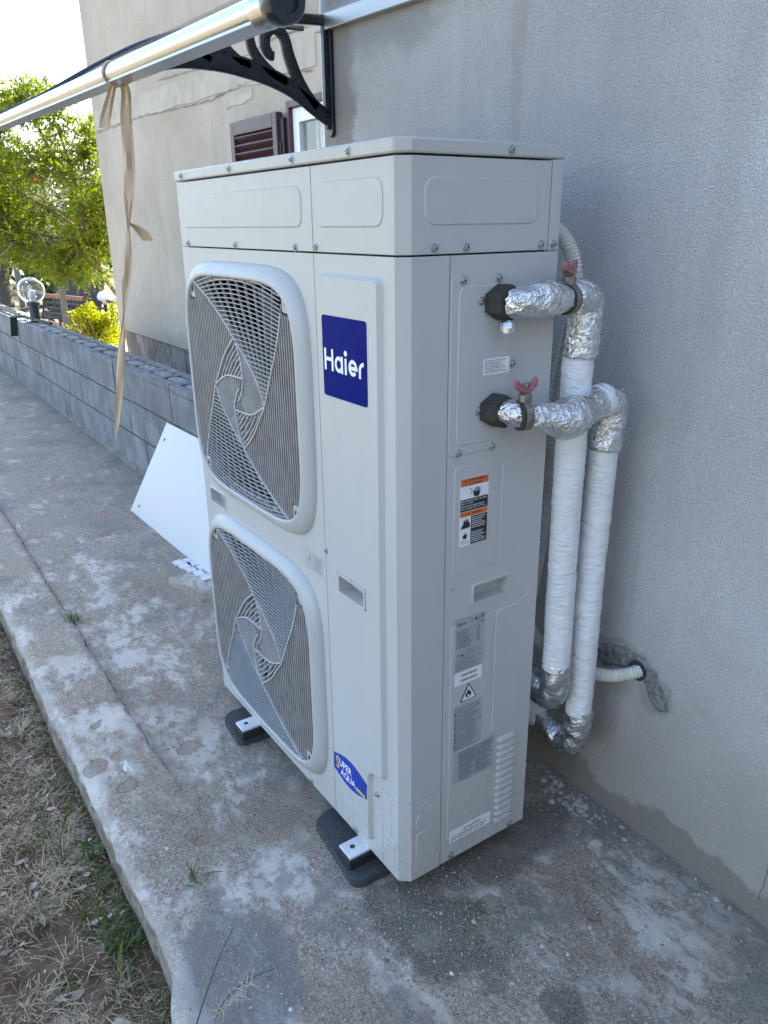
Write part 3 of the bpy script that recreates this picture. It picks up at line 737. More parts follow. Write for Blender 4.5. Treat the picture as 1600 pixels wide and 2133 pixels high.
# ---- screws
m = MB(); m.lathe((0, 0, 0), [(.0082, -.001), (.0082, .0012), (.0074, .0018)], 14, 0, (0, -1, 0)); m.lathe((0, 0, 0), [(.0052, .0012), (.0052, .0048), (.0042, .0056)], 6, 0, (0, -1, 0))
m.lathe((0, 0, 0), [(.0022, .0052), (.0022, .0059)], 6, 1, (0, -1, 0)); scr = m.mesh('screw', ['zinc', 'zinc_dark'])
for x, z, d in ((.048, 1.518, .003), (.344, 1.518, .003), (.64, 1.518, .003), (.848, 1.518, .003), (.048, 1.3575, 0), (.343, 1.3575, 0), (.633, 1.3575, 0), (.7165, 1.3595, 0), (.7145, .722, 0), (.901, .186, 0), (.581, .010, 0), (.804, .012, 0)):
    inst('screw', scr, hp, (x, -d, z), (0, rnd.uniform(0, 3), 0))
for y, z, d in ((.234, 1.518, .003), (.07, 1.3605, 0), (.14, 1.3605, 0), (.32, 1.3605, 0), (.352, 1.3605, 0), (.133, 1.305, .003), (.217, 1.306, .003), (.174, 1.268, .0048), (.258, 1.147, .003), (.175, 1.066, .0048), (.131, .9895, .002), (.216, .990, .002), (.135, .014, 0), (.319, .012, 0)):
    inst('screw', scr, hp, (1 + d, y, z), (0, rnd.uniform(0, 3), R(90)))

# ---- swirl grilles
def inpoly(p, P):
    x, y = p; c = False; j = len(P) - 1
    for i in range(len(P)):
        (xi, yi), (xj, yj) = P[i], P[j]
        if (yi > y) != (yj > y) and x < (xj - xi) * (y - yi) / (yj - yi) + xi: c = not c
        j = i
    return c
def rot2(P): return [(-u, -v) for u, v in P]
def sp2(P, st=.004): return [(q.x, q.z) for q in spline([(u, 0, v) for u, v in P], st)]
aL = sp2([(-.275, .278), (-.226, .253), (-.133, .213), (-.047, .164), (.001, .129)]); bR = sp2([(.001, .129), (.065, .086), (.108, .046), (.142, -.004)])
aR = sp2([(.142, -.004), (.184, .076), (.215, .132), (.240, .191), (.256, .245)])
bL = sp2([(.001, .129), (.014, .108), (.028, .070), (.032, .033)]); inner = sp2([(.032, .033), (.012, .000), (-.005, -.017)])
cb = sp2([(.143, -.004), (.078, -.034), (.036, -.041), (-.035, -.043)]); co = sp2([(-.009, .135), (-.069, .088), (-.119, .031), (-.143, .004)])
ct = rot2(cb)                                    # core top arc, from (-.143,.004) to (.035,.043)
dg = sp2([(-.005, -.017), (.012, -.020), (.035, -.040)])
polyA = aL + bR + aR + [(.262, .262), (.250, .40), (-.300, .40)]
polyB = bR + cb[: max(2, int(len(cb) * .62))] + dg[::-1] + inner[::-1] + bL[::-1]
polyC = co + ct + bL[::-1]
def runs(line, test):
    out = []; cur = []
    for p in line:
        if test(p): cur.append(p)
        else:
            if len(cur) > 1: out.append(cur)
            cur = []
    if len(cur) > 1: out.append(cur)
    return out
def dens(a, c, st=.004):
    n = max(2, int(math.hypot(c[0] - a[0], c[1] - a[1]) / st)); return [(a[0] + (c[0] - a[0]) * i / n, a[1] + (c[1] - a[1]) * i / n) for i in range(n + 1)]
def thin(L, k=4):
    if len(L) < 3: return L
    return [L[0]] + L[k:-1:k] + [L[-1]]
def ribbon(m, L, w, y0, y1, lean=(0, 0)):
    """bar of width w along the outline L, from depth y0 (front) to y1 (rear); lean shifts the rear edge"""
    rings = []
    for i, p in enumerate(L):
        a = L[max(0, i - 1)]; c = L[min(len(L) - 1, i + 1)]; dx, dy = c[0] - a[0], c[1] - a[1]; l = math.hypot(dx, dy) or 1
        nx_, ny_ = -dy / l * w / 2, dx / l * w / 2
        rings.append([(p[0] + nx_, y0, p[1] + ny_), (p[0] - nx_, y0, p[1] - ny_), (p[0] - nx_ + lean[0], y1, p[1] - ny_ + lean[1]), (p[0] + nx_ + lean[0], y1, p[1] + ny_ + lean[1])])
    m.loft(rings, 0)
def make_grille(zc, hb):
    C3 = lambda V: [(GX + x, y, zc + z) for x, y, z in V]
    # frame: rounded, sloping shoulders
    prof = [(0, .0015), (.002, -.005), (.008, -.0120), (.017, -.0188), (.025, -.0228), (.031, -.0240), (.0345, -.0232), (.0360, -.0200), (.0360, .012)]
    b = MB(); b.loft([C3([(u, y, v) for u, v in squirc(GA - i, hb - i)]) for i, y in prof], 0, True, False)
    fo = b.build('grille_frame', 'grille_plastic', hp, smooth=60)
    inn = squirc(GA - .0355, hb - .0355, 120); tabs = []
    for su in (-1, 1):
        for sv in (-1, 1): tabs.append((su * .257, sv * (hb - .073)))
    def free(p): return inpoly(p, inn) and all(abs(p[0] - q[0]) > .016 or abs(p[1] - q[1]) > .023 or False for q in tabs)
    pA2, pB2, pC2 = rot2(polyA), rot2(polyB), rot2(polyC)
    sA = lambda p: free(p) and (inpoly(p, polyA) or inpoly(p, pA2))
    sB = lambda p: inpoly(p, polyB) or inpoly(p, pB2)
    sC = lambda p: inpoly(p, polyC) or inpoly(p, pC2)
    core_h = [(u, v) for u, v in ct] + inner + [(-.005, -.017)] + rot2(inner)
    sV = lambda p: free(p) and not (inpoly(p, polyA) or inpoly(p, pA2) or sB(p) or sC(p))
    def part(name, fam, mat, w, y0, y1, test, lean=(0, 0), k=4):
        m = MB()
        for L in fam:
            for r_ in runs(L, test): ribbon(m, thin(r_, k), w, y0, y1, lean)
        m.v = C3(m.v); o = m.build(name, mat, hp); tag(o, kind='stuff'); return o
    vert = [dens((-.30 + i * .0108, -.30), (-.30 + i * .0108, .30)) for i in range(56)]
    part('upright_slats', vert, 'slat_plastic', .0032, -.0195, -.001, sV, (.0, 0), 60)
    arcs = []
    for i in range(46):
        v0 = .300 - i * .0104; s = 1.0
        arcs.append([(u, v0 - (.55 * (u + .0) ** 2) * max(0, min(1, (v0 - .02) / .26)) - .02 * max(0, u) * max(0, 1 - v0 / .12)) for u in [-.30 + .004 * j for j in range(151)]])
    part('curved_wires', arcs, 'wire_plastic', .0017, -.0210, -.014, lambda p: free(p) and inpoly(p, polyA), (0, -.002), 5)
    part('curved_wires', [rot2(a) for a in arcs], 'wire_plastic', .0017, -.0210, -.014, lambda p: free(p) and inpoly(p, pA2), (0, -.002), 5)
    spk = [dens((-.36 + i * .0575 + .0, .335), (.150, -.055)) for i in range(13)]
    part('cross_wires', spk, 'wire_plastic', .0018, -.0165, -.011, lambda p: free(p) and inpoly(p, polyA), (0, 0), 80)
    part('cross_wires', [rot2(a) for a in spk], 'wire_plastic', .0018, -.0165, -.011, lambda p: free(p) and inpoly(p, pA2), (0, 0), 80)
    bs = [dens((-.09 + i * .0098 - .20, .02 + .20 * .9), (-.09 + i * .0098 + .20, .02 - .20 * .9)) for i in range(26)]
    part('vane_slats', bs, 'slat_plastic', .0026, -.0205, -.006, lambda p: inpoly(p, polyB), (.001, .001), 60)
    part('vane_slats', [rot2(a) for a in bs], 'slat_plastic', .0026, -.0205, -.006, lambda p: inpoly(p, pB2), (.001, .001), 60)
    cs = []
    for i in range(1, 8):
        k = i * .0125
        cs.append([(u + k * .80, v - k * .62) for u, v in sp2([(.03, .165), (-.009, .135), (-.069, .088), (-.119, .031), (-.150, -.02)])])
    part('crescent_wires', cs + [rot2(q) for q in cs], 'wire_plastic', .0022, -.0195, -.008, sC, (0, 0), 4)
    cr2 = [dens((-.20 + .03 * i, -.10), (-.10 + .03 * i, .16)) for i in range(9)]
    part('crescent_wires', cr2 + [rot2(q) for q in cr2], 'wire_plastic', .0018, -.0155, -.006, sC, (0, 0), 60)
    rims = []
    for L in (aL + bR, aR, bL + inner, cb, co): rims += [L, rot2(L)]
    m = MB()
    for L in rims:
        for r_ in runs(L, free): ribbon(m, thin(r_, 3), .0034, -.0230, -.008)
    m.v = C3(m.v); m.build('vane_rim', 'wire_plastic', hp)
    for (u, v) in tabs:                      # corner screw tabs with their holes
        m = MB(); P = rrect(u - .015, u + .015, v - .022, v + .022, .010, 4); m.prism(fr(-.001), P, .0, .0145, 0, .001)
        m.prism(fr(-.001), [(u + .006 * math.cos(a), v + .009 * math.sin(a)) for a in [2 * math.pi * i / 12 for i in range(12)]], .004, .0149, 1)
        m.v = C3(m.v); m.build('screw_tab', ['grille_plastic', 'cavity'], hp)
    # what shows through: shroud, propeller, coil
    m = MB(); m.lathe((GX, .015, zc), [(.272, .0), (.268, .05), (.262, .09)], 40, 0, (0, 1, 0)); m.f = m.f[:-2]; m.m = m.m[:-2]
    m.build('fan_shroud', 'fan_grey', hp, smooth=60)
    fan = MB(); fan.lathe((GX, .035, zc), [(0, 0), (.045, .004), (.055, .02), (.055, .06)], 20, 0, (0, 1, 0))
    for k in range(3):
        rings = []
        for i in range(7):
            rr_ = .05 + .20 * i / 6; a0 = R(120 * k + 20 + i * 6); sp_ = R(78 - i * 4); ring = []
            for j in range(7):
                a = a0 + sp_ * (j / 6 - .5); ring.append((GX + rr_ * math.cos(a), .075 - .045 * (j / 6), zc + rr_ * math.sin(a)))
            rings.append(ring)
        fan.loft(rings, 0, False, False)
    fan.build('fan', 'fan_grey', hp, smooth=60)
m = MB(); m.box(.028, .69, .014, .32, .03, 1.33); cut(core, m)
b = MB(); b.box(.03, .69, .30, .312, .03, 1.33); b.build('coil', 'fin_metal', hp)
b = MB(); b.box(.03, .69, .10, .104, .655, .69); b.build('fan_brace', 'fan_grey', hp)
for zc, hb in GR: make_grille(zc, hb)

# ---- feet: plated lugs on rubber blocks over granulate pads
for x in (.238, .838):
    b = MB(); b.box(x - .026, x + .026, -.056, .004, -.006, .001); 
    for k in range(12):
        pass
    b.build('foot_lug', 'white_plate', hp, bevel=.0015)
    b = MB(); b.lathe((x - .003, -.032, .0012), [(.0065, 0), (.0065, .0006)], 14); b.build('bolt_hole', 'cavity', hp)
    b = MB(); b.box(x - .030, x + .030, -.060, .36, -.034, -.0065); b.build('rubber_block', 'black_rubber', hp, bevel=.003)
pads = []
for i, pts in enumerate(([(.100, -.028), (.118, -.058), (.250, -.070), (.264, -.052), (.275, .36), (.11, .37)], [(.655, -.012), (.676, -.048), (.892, -.072), (.908, -.054), (.925, .36), (.665, .37)])):
    b = MB(); b.prism(tp(GZ - .004), rpoly(pts, .012), 0, .0255, inset=.002)
    b.build('rubber_pad', 'pad_rubber', None, bevel=.0012, label=('small' if i == 0 else 'large') + ' dark rubber granulate pad under the ' + ('far foot below the fans' if i == 0 else 'foot at the logo end'), cat='pad')

# ---- logo plate, badge, stickers
LF = fr(-.0100)
b = MB(); b.prism(LF, rrect(.748, .907, 1.0795, 1.2365, .006, 4), -.0005, .0012); plate = b.build('logo_plate', 'logo_blue', hp, label='dark blue plate with white brand lettering')
def stroke(m, F, pts, w, d, mi=0, closed=False):
    L = pts + ([pts[0]] if closed else [])
    V = []; n = len(L)
    for i, p in enumerate(L):
        a = L[i - 1] if i else (L[-2] if closed else L[0]); c = L[i + 1] if i < n - 1 else (L[1] if closed else L[-1])
        dx, dy = c[0] - a[0], c[1] - a[1]; l = math.hypot(dx, dy) or 1
        V += [F(p[0] - dy / l * w / 2, p[1] + dx / l * w / 2, d), F(p[0] + dy / l * w / 2, p[1] - dx / l * w / 2, d)]
    m.add(V, [(2 * i, 2 * i + 1, 2 * i + 3, 2 * i + 2) for i in range(n - 1)], mi)
def arc(cx, cy, rx, ry, a0, a1, n=20): return [(cx + rx * math.cos(R(a0 + (a1 - a0) * i / n)), cy + ry * math.sin(R(a0 + (a1 - a0) * i / n))) for i in range(n + 1)]
def brand(m, F, u0, v0, W, d, mi=0):
    k = W / 1.0; U = lambda q: [(u0 + a * k, v0 + c * k) for a, c in q]; w = .049 * k
    st = lambda q, i=0: stroke(m, F, U(q), w, d + i * .00004, mi)
    st([(.035, 0), (.035, .285)]); st([(.215, 0), (.215, .285)]); st([(.035, .150), (.215, .150)], 1)
    st(arc(.375, .105, .078, .082, 0, 360, 26)); st([(.455, -.005), (.455, .215)], 1)
    st([(.545, -.005), (.545, .205)]); m.flat(F, U(arc(.545, .268, .037, .037, 0, 345, 14)), d, mi)
    st(arc(.715, .105, .078, .080, 0, 318, 24)); st([(.640, .100), (.826, .100)], 1)
    st([(.880, -.005), (.880, .12)]); st([(.880, .10)] + arc(.975, .10, .095, .082, 165, 92, 8), 1)
b = MB(); brand(b, LF, .7530, 1.131, .149, .0016); b.build('logo_lettering', 'print_white', plate)
b = MB(); P = [(.725 + .147 * i / 14, .197 + .018 * math.sin(math.pi * i / 14)) for i in range(15)]; P += [(.870 - .146 * i / 14, .1545 - .018 * math.sin(math.pi * i / 14)) for i in range(15)]
b.prism(LF, P, -.0005, .0010); bd = b.build('product_badge', 'badge_blue', hp)
b = MB(); b.text(LF, 'S', .737, .162, width=.014, height=.036, d=.0014, mi=1, bold=.02); b.text(LF, 'UPER', .752, .176, width=.056, height=.020, d=.0014, bold=.02)
b.text(LF, 'AQUA', .757, .1495, width=.066, height=.021, d=.0014, bold=.02); b.quad(LF, .826, .864, .152, .161, .0014, 1)
b.build('badge_lettering', ['print_white', 'badge_gold'], bd)
def lines(m, F, u0, u1, v0, v1, n, d, mi, th=.42, rag=.35, seed=1):
    q = random.Random(seed); st = (v1 - v0) / n
    for i in range(n):
        v = v1 - (i + .5) * st; u = u0; e = u1 - (u1 - u0) * q.random() * rag
        while u < e:
            w = min(e - u, (u1 - u0) * q.uniform(.04, .16)); m.quad(F, u, u + w, v - st * th / 2, v + st * th / 2, d, mi); u += w + (u1 - u0) * .022
def tri(m, F, u, v, s, d, mi): m.flat(F, [(u - s / 2, v), (u + s / 2, v), (u, v + s * .88)], d, mi)
# caution print on the fan panel
b = MB(); L1 = fr(-.0002)
stroke(b, F0, [(.612, .690), (.695, .690), (.695, .650), (.612, .650)], .0007, .0005, 0, True); stroke(b, F0, [(.650, .690), (.650, .650)], .0007, .0006)
stroke(b, F0, [(.617, .658), (.645, .658), (.631, .684)], .0016, .0005, 0, True); stroke(b, F0, [(.631, .666), (.631, .676)], .002, .0005)
lines(b, F0, .655, .692, .653, .687, 6, .0005, 0, .3, .3, 4); b.build('printed_warning', 'print_grey', hp)
SF = sd(1.0016)
# warning sticker in black, white and orange
b = MB(); wl = rrect(.1375, .2105, .7935, .9360, .004, 3); b.prism(SF, wl, 0, .0004, 0)
def Q(u0, u1, v0, v1, d, mi): b.quad(SF, u0, u1, v0, v1, d, mi)
Q(.1385, .2095, .9080 + .0115, .9350, .0007, 1); Q(.1385, .2095, .8675, .8925, .0007, 2); Q(.1385, .2095, .8560, .8665, .0007, 1); Q(.1665, .2095, .7945, .8550, .0007, 2)
b.text(SF, 'AVERTISSEMENT', .158, .9285, width=.044, height=.0042, d=.0010, mi=2, bold=.02); tri(b, SF, .151, .9285, .005, .0010, 2)
b.text(SF, 'WARNING', .168, .9210, width=.026, height=.0042, d=.0010, mi=2, bold=.02); tri(b, SF, .161, .9210, .005, .0010, 2)
b.text(SF, 'WARNING', .168, .8590, width=.026, height=.0046, d=.0010, mi=2, bold=.02); tri(b, SF, .161, .8590, .005, .0010, 2)
for i, s in enumerate(('Risk of electric shock. Can cause', 'injury or death.', 'Disconnect all remote electric', 'power supplies before servicing.')):
    b.text(SF, s, .1400, .8870 - i * .0054, width=.066 * len(s) / 33, height=.0040, d=.0010, mi=3, bold=.008)
for i in range(4): stroke(b, SF, [(.1765 + i * .0036, .9040), (.1755 + i * .0040, .9145 - abs(i - 1.4) * .0016)], .0022, .0008, 2)
b.flat(SF, [(.1735, .8945), (.1860, .8945), (.1890, .9045), (.1745, .9050), (.1700, .9100), (.1690, .9085)], .0008, 2)
stroke(b, SF, [(.1600, .9150), (.1665, .9110), (.1640, .9030), (.1690, .9010)], .0013, .0008, 2)
b.flat(SF, [(.1395, .8310), (.1640, .8320), (.1645, .8420), (.1600, .8440), (.1610, .8520), (.1570, .8470), (.1560, .8540), (.1520, .8450), (.1490, .8530), (.1470, .8420)], .0008, 2)
b.flat(SF, [(.1480, .8090), (.1560, .8090), (.1590, .8180), (.1560, .8160), (.1545, .8230), (.1525, .8170), (.1500, .8230), (.1490, .8160), (.1455, .8180)], .0008, 2)
stroke(b, SF, [(.1410, .8000), (.1640, .8000), (.1640, .8045), (.1410, .8045)], .0008, .0008, 2, True)
lines(b, SF, .1685, .2080, .8280, .8530, 6, .0010, 3, .35, .4, 8); lines(b, SF, .1685, .2070, .7975, .8220, 6, .0010, 3, .35, .4, 9)
b.build('warning_sticker', ['label_white', 'print_orange', 'print_black', 'print_white'], hp, label='tall orange, white and black electric shock sticker')
# rating plate
b = MB(); b.prism(SF, rrect(.1335, .2145, .5045, .6290, .001, 2), 0, .0004)
brand(b, SF, .1375, .6145, .028, .0007, 1); b.text(SF, 'CE', .171, .6165, width=.011, height=.0075, d=.0007, mi=1)
for c_, r_ in (((.1895, .6205), .0042),): b.flat(SF, arc(c_[0], c_[1], r_, r_, 0, 345, 14), .0007, 1)
for i in range(4): b.quad(SF, .1965, .2005, .6165 + i * .0026, .6178 + i * .0026, .0007, 1)
for i in range(3): b.quad(SF, .2040 + i * .0028, .2058 + i * .0028, .6180, .6265, .0007, 1)
stroke(b, SF, [(.1950, .6085), (.2020, .6085), (.1985, .6145)], .0008, .0007, 1, True); tri(b, SF, .2075, .6085, .007, .0007, 1)
b.quad(SF, .1365, .2110, .6050, .6054, .0007, 1); b.quad(SF, .1815, .1818, .5560, .6050, .0007, 1)
lines(b, SF, .1375, .1790, .5600, .6030, 9, .0007, 1, .4, .35, 11); lines(b, SF, .1920, .2030, .5650, .6030, 9, .0007, 1, .4, .3, 12)
tri(b, SF, .1530, .5405, .010, .0007, 1)
b.text(SF, 'V9', .1375, .5410, width=.009, height=.007, d=.0007, mi=1)
for i in range(3): stroke(b, SF, [(.1640 + i * .0155, .5420), (.1750 + i * .0155, .5420), (.1750 + i * .0155, .5510), (.1640 + i * .0155, .5510)], .0010, .0007, 1, True); b.quad(SF, .1692 + i * .0155, .1698 + i * .0155, .542, .551, .0008, 1)
lines(b, SF, .1365, .2110, .5065, .5370, 7, .0007, 1, .28, .4, 13)
b.build('rating_plate', ['label_silver', 'print_grey'], hp)
b = MB(); b.prism(SF, rrect(.1345, .2100, .4710, .5020, .0012, 2), 0, .0006); q = random.Random(2)
u = .150
while u < .196:
    w = q.choice((.0006, .0011, .0017)); b.quad(SF, u, u + w, .4905, .4960, .0009, 1); b.quad(SF, u, u + w, .4780, .4835, .0009, 1); u += w + q.choice((.0007, .0012))
b.build('barcode_sticker', ['label_white', 'print_grey'], hp)
b = MB(); P = rpoly([(.1500, .4265), (.1970, .4265), (.1735, .4690)], .004); b.prism(SF, P, .0008, .0014, 0); b.flat(SF, poffset(P, .0022), .0018, 1)
b.flat(SF, [(.1675, .4340), (.1640, .4400), (.1655, .4460), (.1680, .4440), (.1690, .4500), (.1725, .4560), (.1735, .4490), (.1765, .4510), (.1770, .4460), (.1805, .4470), (.1805, .4390), (.1775, .4340)], .0022, 0)
b.flat(SF, arc(.1725, .4385, .0035, .0032, 0, 330, 10), .0026, 1)
b.build('fire_sign', ['print_black', 'label_white'], hp, label='white triangle with a black flame')
b = MB(); b.prism(SF, rrect(.1345, .2145, .3010, .4200, .001, 2), 0, .0004); lines(b, SF, .1365, .2125, .3040, .4130, 18, .0007, 1, .30, .35, 21)
for i in range(6): b.quad(SF, .1362, .1392, .310 + i * .017, .318 + i * .017, .0009, 1)
b.build('notice_plate', ['label_silver', 'print_grey'], hp)
b = MB(); b.prism(SF, rrect(.1345, .2560, .2135, .2985, .001, 2), 0, .0008); lines(b, SF, .152, .2535, .262, .296, 7, .0011, 1, .45, .1, 31); lines(b, SF, .152, .195, .218, .260, 8, .0011, 1, .45, .3, 32); lines(b, SF, .201, .250, .218, .260, 8, .0011, 1, .45, .4, 33)
b.text(SF, 'R32', .1385, .284, width=.008, height=.004, d=.0011, mi=1); b.quad(SF, .1495, .1499, .216, .296, .0012, 1); b.quad(SF, .1365, .2540, .2608, .2612, .0012, 1); b.quad(SF, .1980, .1984, .216, .2608, .0012, 1)
b.build('refrigerant_plate', ['label_silver', 'print_grey'], hp)
b = MB(); b.prism(SF, rrect(.1300, .2545, .0510, .0845, .001, 2), 0, .0008); b.text(SF, 'CAUTION', .180, .0715, width=.040, height=.0068, d=.0011, mi=1, bold=.02); tri(b, SF, .174, .0715, .008, .0011, 1)
lines(b, SF, .134, .251, .0545, .068, 2, .0011, 1, .40, .25, 41); b.build('caution_sticker', ['label_white', 'print_grey'], hp)
b = MB(); CF = sd(1.0048); b.prism(CF, rrect(.184, .249, 1.132, 1.1625, .001, 2), 0, .0005); lines(b, CF, .187, .247, 1.135, 1.160, 7, .0008, 1, .36, .35, 51); b.build('instruction_sticker', ['label_white', 'print_grey'], hp)
# ------------------------------------------------------------------ lagged pipes with shut-off valves
def wob_foil(a, f=26, s=0.0):
    def w(p, i, ang): return a * (fbm(p.x * f, p.y * f, p.z * f + s, 4)) + a * .5 * fbm(p.x * f * 2.6, p.y * f * 2.6, p.z * f * 2.6 + s, 3)
    return w
def wob_wrap(s):
    def w(p, i, ang):
        z = p.z * 46 + 2.6 * fbm(p.x * 12 + s, p.y * 12, p.z * 11, 4) + .9 * math.sin(ang + p.z * 13 + s)
        q = abs(math.sin(z * .5 * math.pi)) ** .45
        return .0022 * (q - .75) * (.8 + 1.5 * fbm(p.x * 14, p.y * 14, p.z * 30 + s, 2)) + .0012 * fbm(p.x * 20 + s, p.y * 20, p.z * 20)
    return w
def lagged(label, nut, path_in, r_in, valve_at, elbow, vert, zt, zb, low, seed, name='lagged_pipe'):
    root = thing(name, label, 'pipe', (vert[0], vert[1], .2))
    nx_, nz_ = nut
    # hexagonal union under black insulation
    b = MB(); rr_ = random.Random(seed); hexa = [(.0325 * math.cos(R(60 * i + 90)), .0325 * math.sin(R(60 * i + 90))) for i in range(6)]
    rings = []
    for d, k in ((.002, .95), (.005, 1.0), (.029, 1.0), (.034, .95), (.037, .80)):
        ring = []
        for i in range(24):
            a = hexa[i // 4]; c = hexa[(i // 4 + 1) % 6]; s = (i % 4) / 4; u = (a[0] + (c[0] - a[0]) * s) * k; v = (a[1] + (c[1] - a[1]) * s) * k
            jag = rr_.uniform(0, .010) if d > .035 else 0
            ring.append((1.0045 + d - jag * .6, nx_ + u + d * .35, nz_ + v))
        rings.append(ring)
    b.loft(rings); b.build('union_nut', 'foam_black', root, smooth=35)
    P = spline(path_in, .006); n = len(P); rad = [r_in(i / (n - 1)) for i in range(n)]
    b = MB(); b.tube(P, rad, 28, 0, wob_foil(.0046, 32, seed)); b.build('foil_wrap', 'foil', root, smooth=180)
    b = MB(); b.tube(spline(elbow, .006), .0335, 28, 0, wob_foil(.0046, 32, seed + 5)); b.build('foil_elbow', 'foil', root, smooth=180)
    x, y = vert
    zs = [zt + (zb - zt) * i / 230 for i in range(231)]
    b = MB(); b.tube([(x + .0035 * math.sin(z * 3 + seed), y + .003 * math.sin(z * 4 + seed), z) for z in zs], .0315, 30, 0, wob_wrap(seed * 3.7)); b.build('tape_wrap', 'pipe_wrap', root, smooth=180)
    b = MB(); b.tube(spline(low[0], .006), .0325, 26, 0, wob_foil(.0050, 34, seed + 9)); b.build('foil_bend', 'foil_dull', root, smooth=180)
    b = MB(); b.tube(spline(low[1], .008), .0315, 26, 0, wob_foil(.002, 22, seed + 2)); b.build('tail_wrap', 'pipe_wrap', root, smooth=180)
    # valve: brass collar, stem and butterfly handle
    vx, vy, vz, yaw = valve_at; c = Vector((vx, vy, vz)); ax = Vector((math.cos(yaw), math.sin(yaw), 0)); up = Vector((0, 0, 1)); sx = ax.cross(up)
    b = MB(); b.lathe(c - ax * .013, [(.022, .002), (.029, .005), (.029, .020), (.022, .023)], 18, 0, ax); b.lathe(c - ax * .014, [(.0285, 0), (.0285, .005)], 18, 1, ax); b.lathe(c, [(.013, .025), (.013, .040), (.009, .044), (.009, .052)], 12, 0)
    b.build('valve_body', ['brass', 'foam_black'], root, smooth=40)
    b = MB(); hd = Vector((math.cos(yaw + .25), math.sin(yaw + .25), 0)); hs = hd.cross(up); h0 = c + up * .047
    prof = [(-.036, .024, .034), (-.033, .010, .040), (-.022, .003, .030), (-.014, -.003, .012), (0, -.004, .008), (.014, -.003, .012), (.022, .003, .030), (.033, .010, .040), (.036, .024, .034)]
    rings = []
    for u, lo, hi in prof:
        th = .006 if abs(u) > .016 else .012
        u *= .72; lo *= .7; hi *= .72
        rings.append([h0 + hd * u + hs * th + up * lo * .8, h0 + hd * u - hs * th + up * lo * .8, h0 + hd * u * 1.03 - hs * th * .7 + up * hi * .8, h0 + hd * u * 1.03 + hs * th * .7 + up * hi * .8])
    b.loft(rings); b.build('butterfly_handle', 'handle_red', root, bevel=.002, smooth=40)
    b = MB(); b.lathe(c + up * .050, [(.007, 0), (.007, .008), (.004, .011)], 6); b.build('handle_nut', 'brass', root)
    return root
lagged('outer lagged pipe with bulging foil at the lower valve', (.204, 1.065),
       [(1.030, .214, 1.064), (1.060, .228, 1.062), (1.075, .26, 1.058), (1.085, .31, 1.045), (1.080, .36, 1.046), (1.066, .42, 1.053), (1.054, .455, 1.056)],
       lambda s: .024 + .017 * math.exp(-((s - .55) / .20) ** 2) + .010 * sstep(.75, 1, s), (1.066, .235, 1.061, R(74)),
       [(1.054, .458, 1.056), (1.050, .490, 1.052), (1.045, .508, 1.030), (1.041, .506, .99), (1.040, .503, .945)], (1.038, .500), .955, .285,
       ([(1.037, .500, .30), (1.036, .500, .25), (1.030, .500, .205), (1.005, .500, .178), (.955, .500, .185), (.915, .500, .195)], [(.92, .50, .194), (.85, .50, .205), (.70, .51, .21), (.45, .53, .21)]), 3)
inner_pipe = lagged('inner lagged pipe standing behind the other, fed from the upper valve', (.208, 1.264),
       [(1.030, .216, 1.263), (1.050, .232, 1.265), (1.062, .270, 1.268), (1.058, .315, 1.266), (1.052, .345, 1.264)],
       lambda s: .021 + .010 * math.sin(math.pi * min(1, s * .9 + .1)), (1.050, .348, 1.264, R(98)),
       [(1.047, .356, 1.264), (1.040, .395, 1.265), (1.033, .418, 1.254), (1.028, .423, 1.225), (1.026, .422, 1.17), (1.025, .421, 1.145)], (1.024, .421), 1.155, .430,
       ([(1.024, .421, .445), (1.024, .421, .40), (1.018, .423, .360), (.995, .427, .338), (.95, .43, .345), (.91, .432, .355)], [(.915, .432, .354), (.85, .44, .37), (.70, .46, .38), (.45, .50, .38)]), 8)
b = MB(); b.tube(spline([(1.0565, .446, 1.055), (1.0535, .462, 1.056), (1.052, .470, 1.056)], .004), .0352, 26, 0, wob_foil(.001, 30, 1))
outer = [o for o in bpy.data.objects if o.name == 'lagged_pipe'][0]
b.build('tape_band', 'pipe_wrap', outer, smooth=180)
b = MB(); b.lathe((1.040, .208, 1.225), [(.014, -.012), (.016, -.004), (.014, .006), (.004, .010)], 10); b.build('torn_foil', 'foil_dull', inner_pipe, smooth=60)
# corrugated conduits
def conduit(pts, r, label):
    P = spline(pts, .00125); rad = [r + .0016 * math.cos(2 * math.pi * i / 4.6) for i in range(len(P))]
    b = MB(); b.tube(P, rad, 14); return b.build('corrugated_conduit', 'conduit', None, smooth=50, label=label, cat='conduit')
conduit([(.86, D - .005, 1.405), (.885, .405, 1.405), (.925, .450, 1.375), (.948, .470, 1.31), (.935, .485, 1.20), (.915, .485, 1.08), (.905, .480, .92), (.895, .48, .72), (.87, .47, .50), (.83, .44, .34), (.80, .40, .22)], .0155, 'cream corrugated conduit hanging down behind the heat pump')
conduit([(.845, D - .004, .56), (.86, .40, .55), (.885, .44, .50), (.905, .48, .425), (.945, .525, .375), (1.01, .555, .362), (1.06, .575, .370), (1.10, .605, .388), (1.115, .665, .398)], .0150, 'cream corrugated conduit running into the hole in the rough wall')
b = MB(); b.lathe((1.104, WY - .0008, .392), [(.026, 0), (.026, .0006)], 20, 0, (0, -1, 0)); b.build('wall_hole', 'gap', house)
PP = [(.952, .366), (.985, .418), (1.05, .442), (1.11, .446), (1.16, .414), (1.198, .362), (1.208, .322), (1.178, .302), (1.142, .325), (1.128, .358), (1.095, .362), (1.06, .372), (1.01, .352)]
PP = rpoly(PP, .02)
